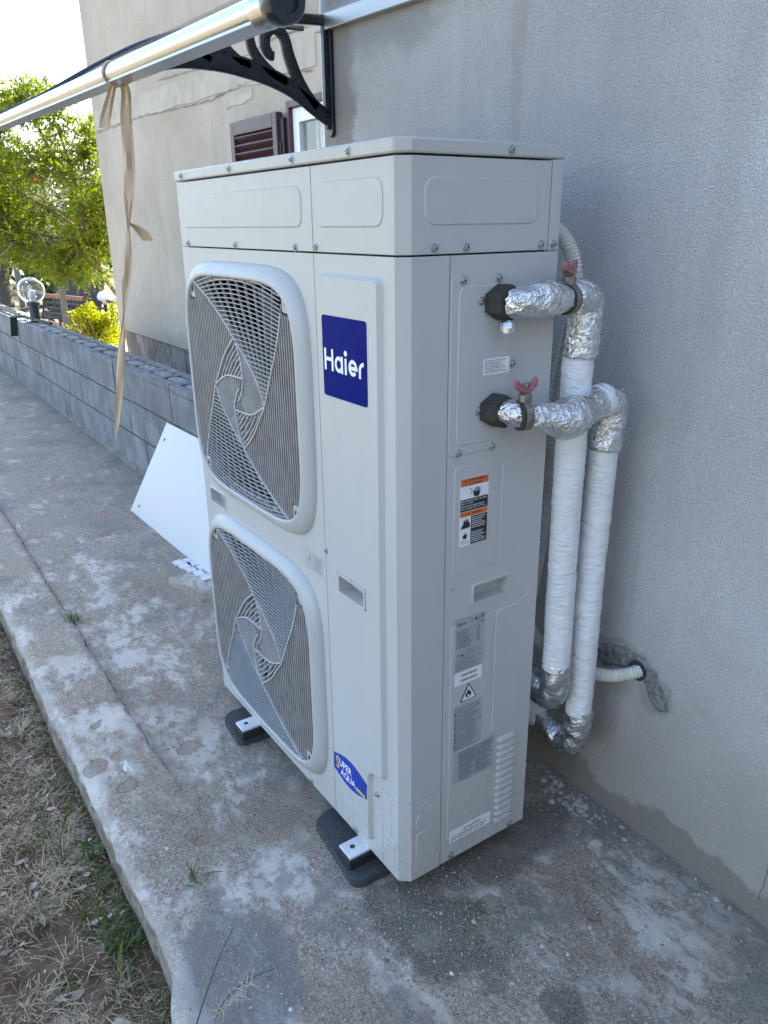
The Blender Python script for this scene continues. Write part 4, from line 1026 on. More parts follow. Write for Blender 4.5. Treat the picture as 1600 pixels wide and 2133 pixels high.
def pdist(u, v):
    best = 9
    for i in range(len(PP)):
        a = Vector(PP[i - 1]); c = Vector(PP[i]); d_ = c - a; s = max(0, min(1, (Vector((u, v)) - a).dot(d_) / max(1e-9, d_.dot(d_)))); best = min(best, (Vector((u, v)) - a - d_ * s).length)
    return best if inpoly((u, v), PP) else -best
b = MB(); nu, nv = 70, 40; V = []; dd = []
for i in range(nu + 1):
    for j in range(nv + 1):
        u = .945 + .275 * i / nu; v = .295 + .155 * j / nv; d_ = pdist(u, v) + .007 * fbm(u * 40, v * 40, 1); hole = math.hypot(u - 1.104, v - .392)
        th = .0075 * sstep(-.002, .018, d_) * (1 + .45 * fbm(u * 55, v * 55, 3)) - .003 - (.012 * sstep(.030, .022, hole)); dd.append(d_); V.append((u, WY - th, v))
b.add(V, [q_ for q_ in [(i * (nv + 1) + j, (i + 1) * (nv + 1) + j, (i + 1) * (nv + 1) + j + 1, i * (nv + 1) + j + 1) for i in range(nu) for j in range(nv)] if max(dd[k] for k in q_) > -.006])
b.build('cement_patch', 'patch_cement', house, smooth=180)
b = MB()
for pts in ([(1.492, .36), (1.486, .30), (1.490, .22), (1.480, .15), (1.484, .08), (1.476, .0)],):
    P = spline([(x, WY, z) for x, z in pts], .008)
    for a, c in zip(P[:-1], P[1:]):
        ja, jc = .003 * fbm(a.z * 60, 1), .003 * fbm(c.z * 60, 1); b.add([(a.x + ja - .0011, WY - .0012, a.z), (a.x + ja + .0008, WY - .0012, a.z), (c.x + jc + .0011, WY - .0012, c.z), (c.x + jc - .0008, WY - .0012, c.z)], [(0, 1, 2, 3)])
tag(b.build('crack', 'plinth', house), kind='stuff')

# ------------------------------------------------------------------ door canopy: bracket, bars, curved clear sheet
TILT = -.025
def cz(x, z): return z + TILT * (x + .33)
cano = thing('door_canopy', 'clear curved door canopy with a chrome front tube and black scroll bracket', 'canopy', (-.27, WY, 1.7))
X0, X1, BY = -.37, 1.255, -.335
b = MB(); b.tube([(X0, BY, cz(X0, 1.661)), (X1, BY, cz(X1, 1.661))], .0150, 24); b.build('front_tube', 'chrome', cano, smooth=60)
b = MB(); b.prism(lambda u, v, d: (d, BY + u, cz(d, v)), [(-.011, 1.647), (.012, 1.643), (.012, 1.652), (-.010, 1.655)], X0, X1 - .03); b.build('drip_lip', 'aluminium', cano)
prof = spline([(-.338, 0, 1.672), (-.27, 0, 1.705), (-.20, 0, 1.739), (-.07, 0, 1.811), (.08, 0, 1.884), (.25, 0, 1.941), (.42, 0, 1.967), (.60, 0, 1.974)], .02)
b = MB(); rings = []
for x in [X0 + .01 + (X1 - .02 - X0) * i / 40 for i in range(41)]:
    up_ = [(x, p.x, cz(x, p.z)) for p in prof]; dn = [(x, p.x + .0012, cz(x, p.z) - .0026) for p in prof][::-1]; rings.append(up_ + dn)
b.loft(rings); b.build('clear_sheet', 'polycarbonate', cano, smooth=40)
b = MB(); b.prism(lambda u, v, d: (d, u, cz(d, v)), [(.588, 1.948), (.612, 1.948), (.612, 1.996), (.588, 1.990)], -.275, X1 + .02); b.build('wall_rail', 'aluminium', cano, bevel=.002)
for x, nm in ((X0, 'far'), (X1 + .006, 'near')):
    b = MB(); b.tube([(x, p.x, cz(x, p.z) + .001) for p in prof], .013 if nm == 'near' else .0075, 10); b.build('edge_trim', 'cap_black', cano, smooth=60)
b = MB(); xx = X1; b.lathe((xx - .045, BY, cz(xx, 1.661)), [(.0155, 0), (.0200, .003), (.0208, .022), (.0196, .025), (.0202, .040)], 24, 0, (1, 0, TILT)); b.build('end_cap', 'chrome', cano, smooth=40)
b = MB(); b.lathe((xx - .007, BY, cz(xx, 1.661)), [(.0220, 0), (.0232, .003), (.0232, .020), (.0215, .023), (.014, .023), (.012, .017), (0, .017)], 24, 0, (1, 0, TILT)); b.build('end_plug', 'cap_black', cano, smooth=40)
# scroll bracket, a flat casting in the y-z plane at x = -.27
bx = -.230
def cast(m, pts, widths, th=.018, step=.008):
    P = spline([(y, 0, z) for y, z in pts], step); n = len(P); ws = []
    for i in range(n):
        s = i / (n - 1) * (len(widths) - 1); k = min(int(s), len(widths) - 2); ws.append(1.2 * (widths[k] + (widths[k + 1] - widths[k]) * (s - k)))
    rings = []
    for i, p in enumerate(P):
        t_ = (P[min(i + 1, n - 1)] - P[max(i - 1, 0)]).normalized(); nn = Vector((-t_.z, 0, t_.x)); w = ws[i] / 2
        a, c = p + nn * w, p - nn * w; a2, c2 = p + nn * w * .72, p - nn * w * .72; h = th / 2
        rings.append([(bx + h * .6, a.x, a.z), (bx + h, a2.x, a2.z), (bx + h, c2.x, c2.z), (bx + h * .6, c.x, c.z), (bx - h * .6, c.x, c.z), (bx - h, c2.x, c2.z), (bx - h, a2.x, a2.z), (bx - h * .6, a.x, a.z)])
    m.loft(rings)
b = MB(); b.prism(lambda u, v, d: (bx + u, WY - .001 - d, v), rrect(-.017, .017, 1.655, 1.985, .016, 5), 0, .012); b.box(bx - .009, bx + .009, WY - .030, WY - .008, 1.72, 1.98)
b.build('wall_plate', 'black_paint', cano, bevel=.002)
b = MB()
cast(b, [(.602, 1.705), (.55, 1.735), (.47, 1.783), (.36, 1.818), (.24, 1.833), (.12, 1.822), (.02, 1.787)], [.034, .036, .040, .044, .040, .026, .012])     # lower chord
cast(b, [(.602, 1.972), (.52, 1.968), (.40, 1.958), (.28, 1.93), (.16, 1.885), (.05, 1.818), (.01, 1.785)], [.024, .022, .020, .018, .016, .014, .012])     # upper chord
cast(b, [(.555, 1.735), (.50, 1.80), (.470, 1.865), (.455, 1.915), (.425, 1.935), (.398, 1.918), (.392, 1.888), (.405, 1.866), (.418, 1.862)], [.026, .026, .030, .030, .028, .026, .026, .026, .020])  # big scroll
cast(b, [(.455, 1.795), (.40, 1.822), (.355, 1.868), (.338, 1.915), (.30, 1.945)], [.022, .026, .024, .022, .016])
cast(b, [(.34, 1.830), (.30, 1.845), (.262, 1.880), (.250, 1.915)], [.020, .022, .020, .014]); cast(b, [(.262, 1.868), (.235, 1.858), (.222, 1.872)], [.018, .020, .014])
cast(b, [(.22, 1.835), (.175, 1.855), (.15, 1.882)], [.018, .020, .014])
b.build('scroll_bracket', 'black_paint', cano, smooth=40)
for z in (1.905, 1.685):
    b = MB(); b.lathe((bx + .002, WY - .012, z), [(.0115, 0), (.0115, .002), (.0075, .003), (.0085, .010), (.006, .013)], 12, 0, (0, -1, 0)); b.build('bolt', 'bolt_black', cano, smooth=40)
# parcel tape streaming from the tube
def tape(centers, widths, angs, label=None):
    b = MB(); P = spline(centers, .012); n = len(P); rings = []
    ip = lambda L, s: L[min(int(s * (len(L) - 1)), len(L) - 2)] + (L[min(int(s * (len(L) - 1)), len(L) - 2) + 1] - L[min(int(s * (len(L) - 1)), len(L) - 2)]) * (s * (len(L) - 1) - min(int(s * (len(L) - 1)), len(L) - 2))
    for i, p in enumerate(P):
        s = i / (n - 1); a = R(ip(angs, s)); w = ip(widths, s) / 2; d = Vector((math.cos(a), math.sin(a), .0)); nrm = Vector((-math.sin(a), math.cos(a), 0))
        rings.append([p - d * w, p - d * w * .4 + nrm * (.004 * math.sin(i * .5)), p + d * w * .4 - nrm * (.003 * math.sin(i * .4 + 1)), p + d * w])
    rings2 = [[q + Vector((.0004, -.0004, 0)) for q in r] for r in rings]
    b.loft([r + r2[::-1] for r, r2 in zip(rings, rings2)]); return b
rx = .66
rib = thing('tape_streamer', 'twisted strip of brown tape dangling from the chrome canopy tube', 'tape', (rx, -.34, 1.2))
b = tape([(rx, -.326, 1.640), (rx + .004, -.318, 1.612), (rx, -.322, 1.57), (rx, -.325, 1.50), (rx, -.334, 1.44), (rx, -.338, 1.408), (rx + .003, -.345, 1.37), (rx, -.352, 1.325), (rx, -.356, 1.305), (rx - .002, -.362, 1.27), (rx, -.376, 1.20), (rx, -.390, 1.125), (rx, -.400, 1.075), (rx, -.409, 1.026)],
         [.012, .017, .019, .019, .017, .004, .016, .014, .003, .012, .015, .012, .009, .001], [62, 66, 70, 64, 58, 50, 62, 70, 40, 70, 58, 72, 60, 66])
b.build('strip', 'ribbon', rib, smooth=60)
b = tape([(rx - .004, -.330, 1.634), (rx - .008, -.340, 1.606), (rx - .012, -.350, 1.578), (rx - .014, -.356, 1.556)], [.008, .013, .017, .018], [60, 64, 62, 60]); b.build('loose_end', 'ribbon', rib, smooth=60)
b = tape([(rx, -.338, 1.408), (rx + .002, -.328, 1.402), (rx + .004, -.318, 1.392), (rx + .005, -.309, 1.377)], [.004, .014, .020, .019], [55, 60, 66, 62]); b.build('knot_end', 'ribbon', rib, smooth=60)
b = MB(); b.tube([(rx + .002 * math.sin(3 * a), BY + .0168 * math.cos(a), cz(rx, 1.661) + .0172 * math.sin(a)) for a in [2 * math.pi * i / 16 for i in range(17)]], .0022, 6); b.build('wrap_loop', 'ribbon', rib, smooth=60)

# ------------------------------------------------------------------ white board leaning on the block wall
p0, p1 = Vector((-1.985, .302, GZ - .001)), Vector((-.70, .335, GZ - .001)); upv = (Vector((-1.915, .534, .415)) - p0)
e = (p1 - p0); nrm = upv.cross(e).normalized(); nrm = nrm if nrm.y < 0 else -nrm
b = MB(); V = [p0, p1, p1 + upv, p0 + upv]; b.add(V + [q - nrm * .012 for q in V], [(0, 1, 2, 3)], 0); b.f += [(7, 6, 5, 4), (0, 4, 5, 1), (1, 5, 6, 2), (2, 6, 7, 3), (3, 7, 4, 0)]; b.m += [1] * 5
for s, t_ in ((.055, .10), (.035, .85)):
    c = p0 + e * (s + .01) + upv * t_ * .98 + nrm * .0004; k = 10
    b.add([c + e.normalized() * .009 * math.cos(2 * math.pi * i / k) + upv.normalized() * .009 * math.sin(2 * math.pi * i / k) for i in range(k)], [tuple(range(k))], 2)
b.build('leaning_board', ['board_white', 'board_edge', 'cavity'], None, recalc=False, label='glossy white furniture board leaning on the grey block wall', cat='board')
# broken scrap under the board
rr = random.Random(11)
scrap = thing('broken_tile', 'broken white mesh-backed tile scrap lying under the leaning board', 'tile scrap', (-.98, .26, GZ))
for i in range(9):
    cx_, cy_ = -1.14 + (i % 5) * .055, .262 + (i // 5) * .045 + .012 * (i % 5); s = .024 + rr.random() * .006
    b = MB(); b.prism(tp(GZ + .002), [(cx_ + s * 1.0 * u + rr.uniform(-.004, .004), cy_ + s * .9 * v + rr.uniform(-.004, .004)) for u, v in ((-1, -1), (1, -1), (1, 1), (-1, 1))], 0, .006); b.build('tile', 'tile_white', scrap)

# ------------------------------------------------------------------ things on the block wall
zt = .008 + .418 + .196 + (-5.6 + 2) * .006
lamp = thing('globe_lamp', 'clear globe bollard lamp standing on the block wall', 'lamp', (-5.6, .655, zt - .01))
L = (-5.6, .655)
b = MB(); b.lathe((*L, zt - .008), [(.055, 0), (.055, .012), (.043, .016), (.043, .145), (.056, .150), (.056, .178), (.035, .182)], 20); b.build('post', 'lamp_dark', lamp, smooth=40)
b = MB(); gz_ = zt + .270; b.lathe((*L, gz_), [(.117 * math.sin(math.pi * i / 14 * .90), -.117 * math.cos(math.pi * i / 14 * .90) * -1 * 1) for i in range(15)], 28); b.f = b.f[:-2]; b.m = b.m[:-2]
b.v = b.v; o = b.build('globe', 'glass', lamp, smooth=180); sol = o.modifiers.new('s', 'SOLIDIFY'); sol.thickness = .003
b = MB(); b.lathe((*L, zt + .17), [(.022, 0), (.018, .03), (.025, .045), (.031, .07), (.025, .095), (.012, .108), (.001, .110)], 16); b.build('bulb', 'bulb', lamp, smooth=60)
fr_ = thing('fence_rail', 'dark green metal rail lying on the block wall with one end hanging over', 'rail', (-6.0, .66, zt))
b = MB(); b.bar((-10.5, .60, zt + .006), (-6.05, .60, zt + .022), .022, .022); b.bar((-5.9, .58, zt + .030), (-5.2, .70, zt + .018), .020, .022); b.build('long_bar', 'green_paint', fr_, bevel=.002)
b = MB(); b.bar((-5.85, .60, zt + .034), (-5.88, .522, zt + .024), .06, .014); b.bar((-5.88, .520, zt + .03), (-5.93, .508, zt - .15), .06, .016, up=(1, 0, 0)); b.build('hanging_end', 'green_paint', fr_, bevel=.002)
# ------------------------------------------------------------------ garden beyond the wall
def leaf_cloud(m, centers, rad, n, size, q, squash=(1, 1, 1), droop=.3, shell=.35):
    tint = m.tint if m.tint is not None else []
    for _ in range(n):
        c, r = q.choice(centers) if not rad else (q.choice(centers), rad)
        d = Vector((q.gauss(0, 1), q.gauss(0, 1), q.gauss(0, 1))).normalized() * (q.random() ** shell) * r
        p = Vector(c) + Vector((d.x * squash[0], d.y * squash[1], d.z * squash[2]))
        ax = Vector((q.gauss(0, 1), q.gauss(0, 1), q.gauss(0, .6) - droop)).normalized(); s = ax.cross(Vector((q.gauss(0, 1), q.gauss(0, 1), q.gauss(0, 1)))).normalized()
        l = size * q.uniform(.6, 1.3); w = l * .30
        m.add([p, p + ax * l * .45 + s * w, p + ax * l, p + ax * l * .45 - s * w], [(0, 1, 2, 3)])
        tv = min(1, max(0, q.gauss(.45, .28))); tint += [tv] * 4
    m.tint = tint
def limb(m, pts, r0, r1, n=8, st=.06):
    P = spline(pts, st); k = len(P); m.tube(P, [r0 + (r1 - r0) * i / (k - 1) for i in range(k)], n, 0, lambda p, i, a: .12 * r0 * fbm(p.x * 12, p.y * 12, p.z * 12, 3))
GG = -.52
# pomegranate in flower
q = random.Random(21)
tree = thing('pomegranate_tree', 'bright green pomegranate tree with red flowers beside the house corner', 'tree', (-7.6, 2.35, GG))
b = MB(); limb(b, [(-7.55, 2.35, GG), (-7.62, 2.22, .3), (-7.85, 2.02, .66), (-7.92, 1.86, .98), (-7.98, 1.80, 1.30), (-8.1, 1.8, 1.9), (-8.3, 1.7, 2.6)], .042, .016); b.build('trunk', 'bark', tree, smooth=60)
b = MB()
for pts in ([(-7.98, 1.8, 1.3), (-8.3, 1.5, 1.6), (-8.7, 1.1, 1.9), (-9.0, .8, 2.2)], [(-8.0, 1.8, 1.5), (-8.1, 2.2, 2.0), (-8.0, 2.4, 2.6)], [(-7.9, 1.9, 1.0), (-8.2, 1.6, 1.25), (-8.6, 1.2, 1.35), (-9.1, .9, 1.5)], [(-8.1, 1.8, 1.9), (-8.5, 1.6, 2.4), (-8.6, 1.5, 3.0)]): limb(b, pts, .03, .008, 6)
for k in range(70):
    a = Vector((-8.3 + q.uniform(-.7, .5), 1.55 + q.uniform(-.8, .6), 1.9 + q.uniform(-.8, 1.0))); d = Vector((q.gauss(0, 1), q.gauss(0, 1), q.gauss(.2, .7))).normalized() * q.uniform(.25, .6)
    limb(b, [a, a + d * .5 + Vector((0, 0, q.uniform(-.05, .05))), a + d], .009, .003, 5, .12)
tag(b.build('branches', 'bark', tree, smooth=60), kind='stuff')
clumps = []
for k in range(46):
    a = q.uniform(0, 6.28); rr_ = q.random() ** .5; zz = q.uniform(.95, 2.75); w = .95 * math.sin(math.pi * min(1, max(.12, (zz - .7) / 2.5)))
    clumps.append(((-8.30 + rr_ * w * math.cos(a), 1.60 + rr_ * w * math.sin(a), zz), q.uniform(.18, .34)))
for c in ((-7.72, 1.72, .95), (-7.75, 1.66, 1.25), (-7.9, 1.5, .88), (-8.0, 1.9, 1.15), (-8.55, .95, 1.35), (-8.75, .85, 1.55), (-8.4, 1.1, 1.1), (-8.1, 1.5, 1.0), (-7.75, 1.85, 1.6), (-7.8, 1.9, 2.1), (-7.9, 2.0, 2.4)): clumps.append((c, .24))
for c in ((-8.5, 1.72, 2.85), (-8.6, 1.55, 2.75), (-8.75, 1.35, 2.7)): clumps.append((c, .16))
b = MB(); b.tint = []; tb_ = MB()
def twig_leaves(m, st_, p, d, length, nl, lsz, q):
    """one twig with its leaves in two ranks"""
    d = d.normalized(); s = d.cross(Vector((q.gauss(0, 1), q.gauss(0, 1), q.gauss(0, 1)))).normalized(); end = p + d * length + Vector((0, 0, -length * q.uniform(.0, .35)))
    st_.tube([p, (p + end) / 2 + Vector((0, 0, length * .05)), end], [.004, .003, .0015], 4, caps=False); tv0 = min(1, max(0, q.gauss(.45, .25)))
    for i in range(nl):
        f = (i + .5) / nl; c = p.lerp(end, f); sg = 1 if i % 2 else -1
        ax = (d * q.uniform(.2, .9) + s * sg * q.uniform(.5, 1.1) + Vector((q.gauss(0, .35), q.gauss(0, .35), q.gauss(-.1, .35)))).normalized(); w_ = ax.cross(Vector((q.gauss(0, 1), q.gauss(0, 1), q.gauss(0, 1)))).normalized()
        l = lsz * q.uniform(.55, 1.35) * (1 - .3 * f); w = l * q.uniform(.16, .24)
        m.add([c, c + ax * l * .5 + w_ * w, c + ax * l, c + ax * l * .5 - w_ * w], [(0, 1, 2, 3)]); m.tint += [min(1, max(0, tv0 + q.gauss(0, .15)))] * 4
for c, r_ in clumps:
    if q.random() < .06: continue
    for k in range(int(62 * (r_ / .26) ** 1.5)):
        d = Vector((q.gauss(0, 1), q.gauss(0, 1), q.gauss(.15, .8))).normalized(); p = Vector(c) + d * r_ * q.uniform(.05, .75)
        twig_leaves(b, tb_, p, d, q.uniform(.10, .24), q.randint(9, 15), .056, q)
b.build('crown', 'leaf_pomegranate', tree, recalc=False); tag(tb_.build('twigs', 'bark', tree), kind='stuff')
for k in range(7):
    c, r_ = q.choice(clumps); d = Vector((q.gauss(.9, .4), q.gauss(-.5, .5), q.gauss(0, .5))).normalized() * r_ * .95; p = Vector(c) + d
    b = MB(); b.lathe(p, [(.002, 0), (.011, .008), (.009, .02), (.019, .036), (.012, .038)], 7, 0, (q.gauss(0, 1), q.gauss(0, 1), -.4)); b.build('flower', 'flower_red', tree)
# bare grey twigs of a shrub in front of it
q = random.Random(5)
tw = MB()
for k in range(34):
    a = Vector((-9.2 + q.uniform(-.2, .2), .9 + q.uniform(-.15, .15), 1.1)); d = Vector((q.uniform(.0, .8), q.uniform(-.5, .5), q.uniform(.1, .9))).normalized() * q.uniform(.5, 1.1)
    limb(tw, [a, a + d * .5 + Vector((q.gauss(0, .05), q.gauss(0, .05), .04)), a + d + Vector((q.gauss(0, .08), q.gauss(0, .08), 0))], .010, .003, 5, .12)
limb(tw, [(-9.25, .95, GG), (-9.2, .9, .3), (-9.2, .9, 1.15)], .035, .02, 7)
tw.build('bare_shrub', 'bark_olive', None, label='leafless grey twiggy bush in front of the pomegranate', cat='bush', smooth=60)
# yellow-green shrub at the house corner
q = random.Random(9); sh_ = thing('corner_shrub', 'low yellow-green feathery shrub at the sunny house corner', 'shrub', (-8.3, 1.95, GG))
b = MB(); cl = []
for k in range(26):
    a = q.uniform(0, 6.28); r_ = q.random() ** .5 * .36; cl.append(((-8.30 + r_ * math.cos(a), 1.93 + r_ * math.sin(a), .02 + q.random() * .42), .13))
leaf_cloud(b, cl, 0, 5200, .042, q, droop=-.5); b.build('foliage', 'leaf_shrub', sh_, recalc=False)
b = MB()
for k in range(16):
    a = q.uniform(0, 6.28); limb(b, [(-8.3, 1.93, GG + .1), (-8.3 + .15 * math.cos(a), 1.93 + .15 * math.sin(a), -.1), (-8.3 + .45 * math.cos(a), 1.93 + .45 * math.sin(a), .30 + q.uniform(-.2, .2))], .006, .003, 5, .15)
b.build('stems', 'bark', sh_)
# olives further back
def olive(x, y, lean, seed, label, crown=(1.5, 2.0), n=6000, mat='leaf_olive', sz=.10):
    q = random.Random(seed); t_ = thing('olive_tree', label, 'tree', (x, y, GG), 'trees at the back of the garden'); b = MB()
    limb(b, [(x, y, GG), (x + lean * .3, y, .1), (x + lean, y + .1, .8), (x + lean * 1.3, y + .2, 1.8)], .20, .10, 9, .15)
    limb(b, [(x + lean * .3, y, .0), (x - .35, y - .1, .7), (x - .6, y, 1.7)], .11, .06, 7, .15); b.build('trunk', 'bark_olive', t_, smooth=60)
    cl = [((x + q.gauss(0, crown[0] * .55), y + q.gauss(0, crown[0] * .55), crown[1] + q.gauss(0, .55)), q.uniform(.35, .6)) for _ in range(26)]
    b = MB(); leaf_cloud(b, cl, 0, n, sz, q); b.build('crown', mat, t_, recalc=False); return t_
olive(-20.4, 2.8, -.35, 1, 'dark-trunked olive tree behind the globe lamp', (1.5, 1.9), 5000)
olive(-19.8, 3.8, .55, 2, 'olive tree with a leaning forked trunk', (1.5, 1.9), 5000)
olive(-23, .6, .2, 3, 'olive tree beyond the grey posts at the edge of the garden', (1.9, 2.0), 5000)
olive(-25, 5.5, .3, 4, 'large dark olive tree farthest back in the garden', (2.6, 2.2), 7000, 'leaf_dark', .16)
olive(-27, 2.2, .3, 6, 'tall dark olive tree closing the view between the trunks', (2.6, 1.8), 7000, 'leaf_dark', .16)
q = random.Random(31); b = MB(); leaf_cloud(b, [((-17.7 + q.gauss(0, .35), 3.5 + q.gauss(0, .3), -.1 + q.gauss(0, .25)), .3) for _ in range(12)], 0, 2600, .16, q, droop=-.8)
b.build('garden_bush', 'leaf_dark', None, recalc=False, label='dark green strappy bush beneath the olive trees', cat='bush')
b = MB()
for k in range(7):
    x0 = -24 - q.random() * 10; y0 = -6 + k * 3.0
    leaf_cloud(b, [((x0 + q.gauss(0, 1.2), y0 + q.gauss(0, 1.2), .3 + q.random() * 1.1), .8) for _ in range(10)], 0, 1500, .26, q)
b.build('hedge', 'leaf_dark', None, recalc=False, kind='stuff', label='dark far-off hedge closing the garden', cat='hedge')
def added_shade_tree(x, y, r_, zc, seed, label):  # unseen tree behind the camera, added to darken faces turned that way
    q = random.Random(seed); t_ = thing('added_shade_tree', label, 'tree', (x, y, -.19)); b = MB(); limb(b, [(x, y, -.19), (x + .1, y, 1.2), (x, y + .1, zc)], .22, .10, 9, .3); b.build('trunk', 'bark_olive', t_, smooth=60)
    cl = []
    for _ in range(60):
        d = Vector((q.gauss(0, 1), q.gauss(0, 1), q.gauss(0, 1))).normalized() * r_ * q.random() ** .4; cl.append(((x + d.x, y + d.y, zc + d.z * .85), .8))
    b = MB(); leaf_cloud(b, cl, 0, 7000, .34, q); b.build('crown', 'leaf_dark', t_, recalc=False)
added_shade_tree(7.2, -6.6, 2.4, 3.0, 51, 'dense dark tree added out of frame to cut sky light')
# pergola posts and beam
pg = thing('pergola', 'grey metal pergola frame with two square posts and a thin top beam', 'pergola', (-11.5, 1.9, GG))
for x, y in ((-12.55, 1.78), (-10.38, 1.97)):
    b = MB(); b.box(x - .04, x + .04, y - .04, y + .04, GG, 1.36); b.build('post', 'post_grey', pg, bevel=.004)
b = MB(); b.box(-12.62, -12.48, 1.6, 2.6, 1.361, 1.43); b.box(-12.62, -10.3, 1.93, 2.01, 1.362, 1.42) ; b.build('beam', 'post_grey', pg, bevel=.004)
# garden bench with cast iron ends
bn = thing('garden_bench', 'slatted brown wooden garden bench with black iron ends', 'bench', (-11.6, 2.3, GG)); a0 = Vector((-12.35, 2.05, 0)); a1 = Vector((-11.15, 2.42, 0)); dv = (a1 - a0).normalized(); nv = Vector((dv.y, -dv.x, 0))
nv = -nv if nv.y > 0 else nv
for i in range(5):
    c = (a0 + a1) / 2 + nv * (.06 + .075 * i) + Vector((0, 0, GG + .42)); b = MB(); b.obox(c, dv * .60, nv * .030, Vector((0, 0, .012))); b.build('seat_slat', 'wood_bench', bn)
c = (a0 + a1) / 2 + nv * -.05 + Vector((0, 0, GG + .83)); b = MB(); b.obox(c, dv * .60, nv * .014, Vector((0, 0, .035))); b.build('top_rail', 'wood_bench', bn)
for i in range(3):
    b = MB(); b.obox((a0 + a1) / 2 + nv * (-.04 + .015 * i) + Vector((0, 0, GG + .73 - .085 * i)), dv * .58, nv * .010, Vector((0, 0, .012))); b.build('back_slat', 'iron', bn)
for i in range(11):
    b = MB(); p = a0 + (a1 - a0) * (.03 + .094 * i) + nv * -.035; b.bar(p + Vector((0, 0, GG + .50)), p + Vector((0, 0, GG + .81)), .022, .012); b.build('back_spindle', 'iron', bn)
for p in (a0, a1):
    b = MB(); up_ = Vector((0, 0, 1))
    b.tube(spline([p + nv * -.10 + up_ * GG, p + nv * .0 + up_ * (GG + .25), p + nv * .02 + up_ * (GG + .42), p + nv * -.07 + up_ * (GG + .86)], .05), .018, 6); b.tube(spline([p + nv * .46 + up_ * GG, p + nv * .40 + up_ * (GG + .25), p + nv * .42 + up_ * (GG + .43), p + nv * .40 + up_ * (GG + .62), p + nv * .2 + up_ * (GG + .66), p + nv * -.03 + up_ * (GG + .66)], .05), .018, 6)
    b.tube([p + up_ * (GG + .40), p + nv * .42 + up_ * (GG + .41)], .016, 6); b.build('iron_end', 'iron', bn, smooth=60)
# folding recliners stacked behind the bench
def recliner(x, y, rz, label):
    r_ = thing('garden_recliner', label, 'chair', (x, y, GG), 'garden recliners leaning together'); r_.rotation_euler.z = 0
    d = Vector((math.cos(rz), math.sin(rz), 0)); s = Vector((-d.y, d.x, 0)); o_ = Vector((x, y, GG)); up_ = Vector((0, 0, 1))
    for k in (-1, 1):
        b = MB(); b.bar(o_ + s * .27 * k + d * .28, o_ + s * .27 * k - d * .18 + up_ * 1.10, .03, .03); b.build('back_frame', 'iron', r_)
        b = MB(); b.bar(o_ + s * .25 * k - d * .18, o_ + s * .25 * k + d * .42 + up_ * .45, .03, .03); b.build('leg', 'iron', r_)
        b = MB(); b.obox(o_ + s * .29 * k + d * .12 + up_ * .60, d * .22, s * .025, up_ * .015); b.build('armrest', 'iron', r_)
    b = MB(); c0 = o_ + d * .10 + up_ * .45; c1 = o_ - d * .17 + up_ * 1.08; b.bar(c0, c1, .50, .02, up=tuple(d)); b.build('backrest', 'chair_fabric', r_)
    b = MB(); b.obox(o_ + d * .26 + up_ * .44, d * .22, s * .25, up_ * .012); b.build('seat', 'chair_fabric', r_)
recliner(-13.0, 2.55, R(-62), 'dark folding recliner beside the wooden bench')
recliner(-12.6, 2.66, R(-58), 'dark folding recliner in the middle of the three behind the bench')
recliner(-12.15, 2.75, R(-55), 'dark folding recliner closest to the beige house corner')
tb = thing('garden_table', 'black garden table behind the recliners near the house corner', 'table', (-11.6, 3.5, GG))
b = MB(); b.prism(tp(GG + .70), rrect(-12.1, -11.0, 3.0, 3.9, .1), 0, .04); b.build('table_top', 'iron', tb)
for x, y in ((-12.0, 3.1), (-11.1, 3.1), (-12.0, 3.8), (-11.1, 3.8)):
    b = MB(); b.bar((x, y, GG), (x, y, GG + .70), .05, .05); b.build('leg', 'iron', tb)
def globe(x, y, z, r_, label):
    t_ = thing('white_globe_lamp', label, 'lamp', (x, y, GG)); b = MB(); b.lathe((x, y, z), [(r_ * math.sin(math.pi * i / 12), -r_ * math.cos(math.pi * i / 12)) for i in range(13)], 20); b.build('globe', 'globe_white', t_, smooth=180)
    b = MB(); b.tube([(x, y, GG), (x, y, z - r_ * .9)], .03, 10); b.build('post', 'lamp_dark', t_, smooth=60)
globe(-18.2, 2.78, .39, .12, 'white globe lamp on a thin post under the olives'); globe(-12.0, 3.0, .25, .12, 'white globe lamp half hidden by the house corner')

# ------------------------------------------------------------------ grass, straw, weeds and stones in the foreground
q = random.Random(77)
def blade(m, p, az, length, w, lift, curl, tv, n=4):
    d = Vector((math.cos(az), math.sin(az), 0)); s = Vector((-d.y, d.x, 0)); V = []; a = lift; pt = Vector(p)
    for i in range(n + 1):
        k = w * (1 - (i / n) ** 1.6) / 2 + .0002; V += [pt - s * k, pt + s * k]
        if i < n: pt = pt + (d * math.cos(a) + Vector((0, 0, math.sin(a)))) * (length / n); a += curl / n
    m.add(V, [(2 * i, 2 * i + 1, 2 * i + 3, 2 * i + 2) for i in range(n)]); m.tint = (m.tint or []) + [tv] * len(V)
st = MB()
for k in range(21000):
    x = q.uniform(-1.9, 1.25); y = -.50 - abs(q.gauss(0, .38)) if q.random() < .8 else q.uniform(-1.5, -.5)
    dn = fbm(x * 4, y * 4, 5)
    if dn < q.uniform(-.75, .15): continue
    z = ground_h(x, y) + q.uniform(.001, .014)
    blade(st, (x, y, z), q.uniform(0, 6.28), q.uniform(.010, .042) * (1.8 if q.random() < .06 else 1), q.uniform(.0009, .0022), q.gauss(.05, .22), q.gauss(-.15, .5), q.random() ** 1.3, 3)
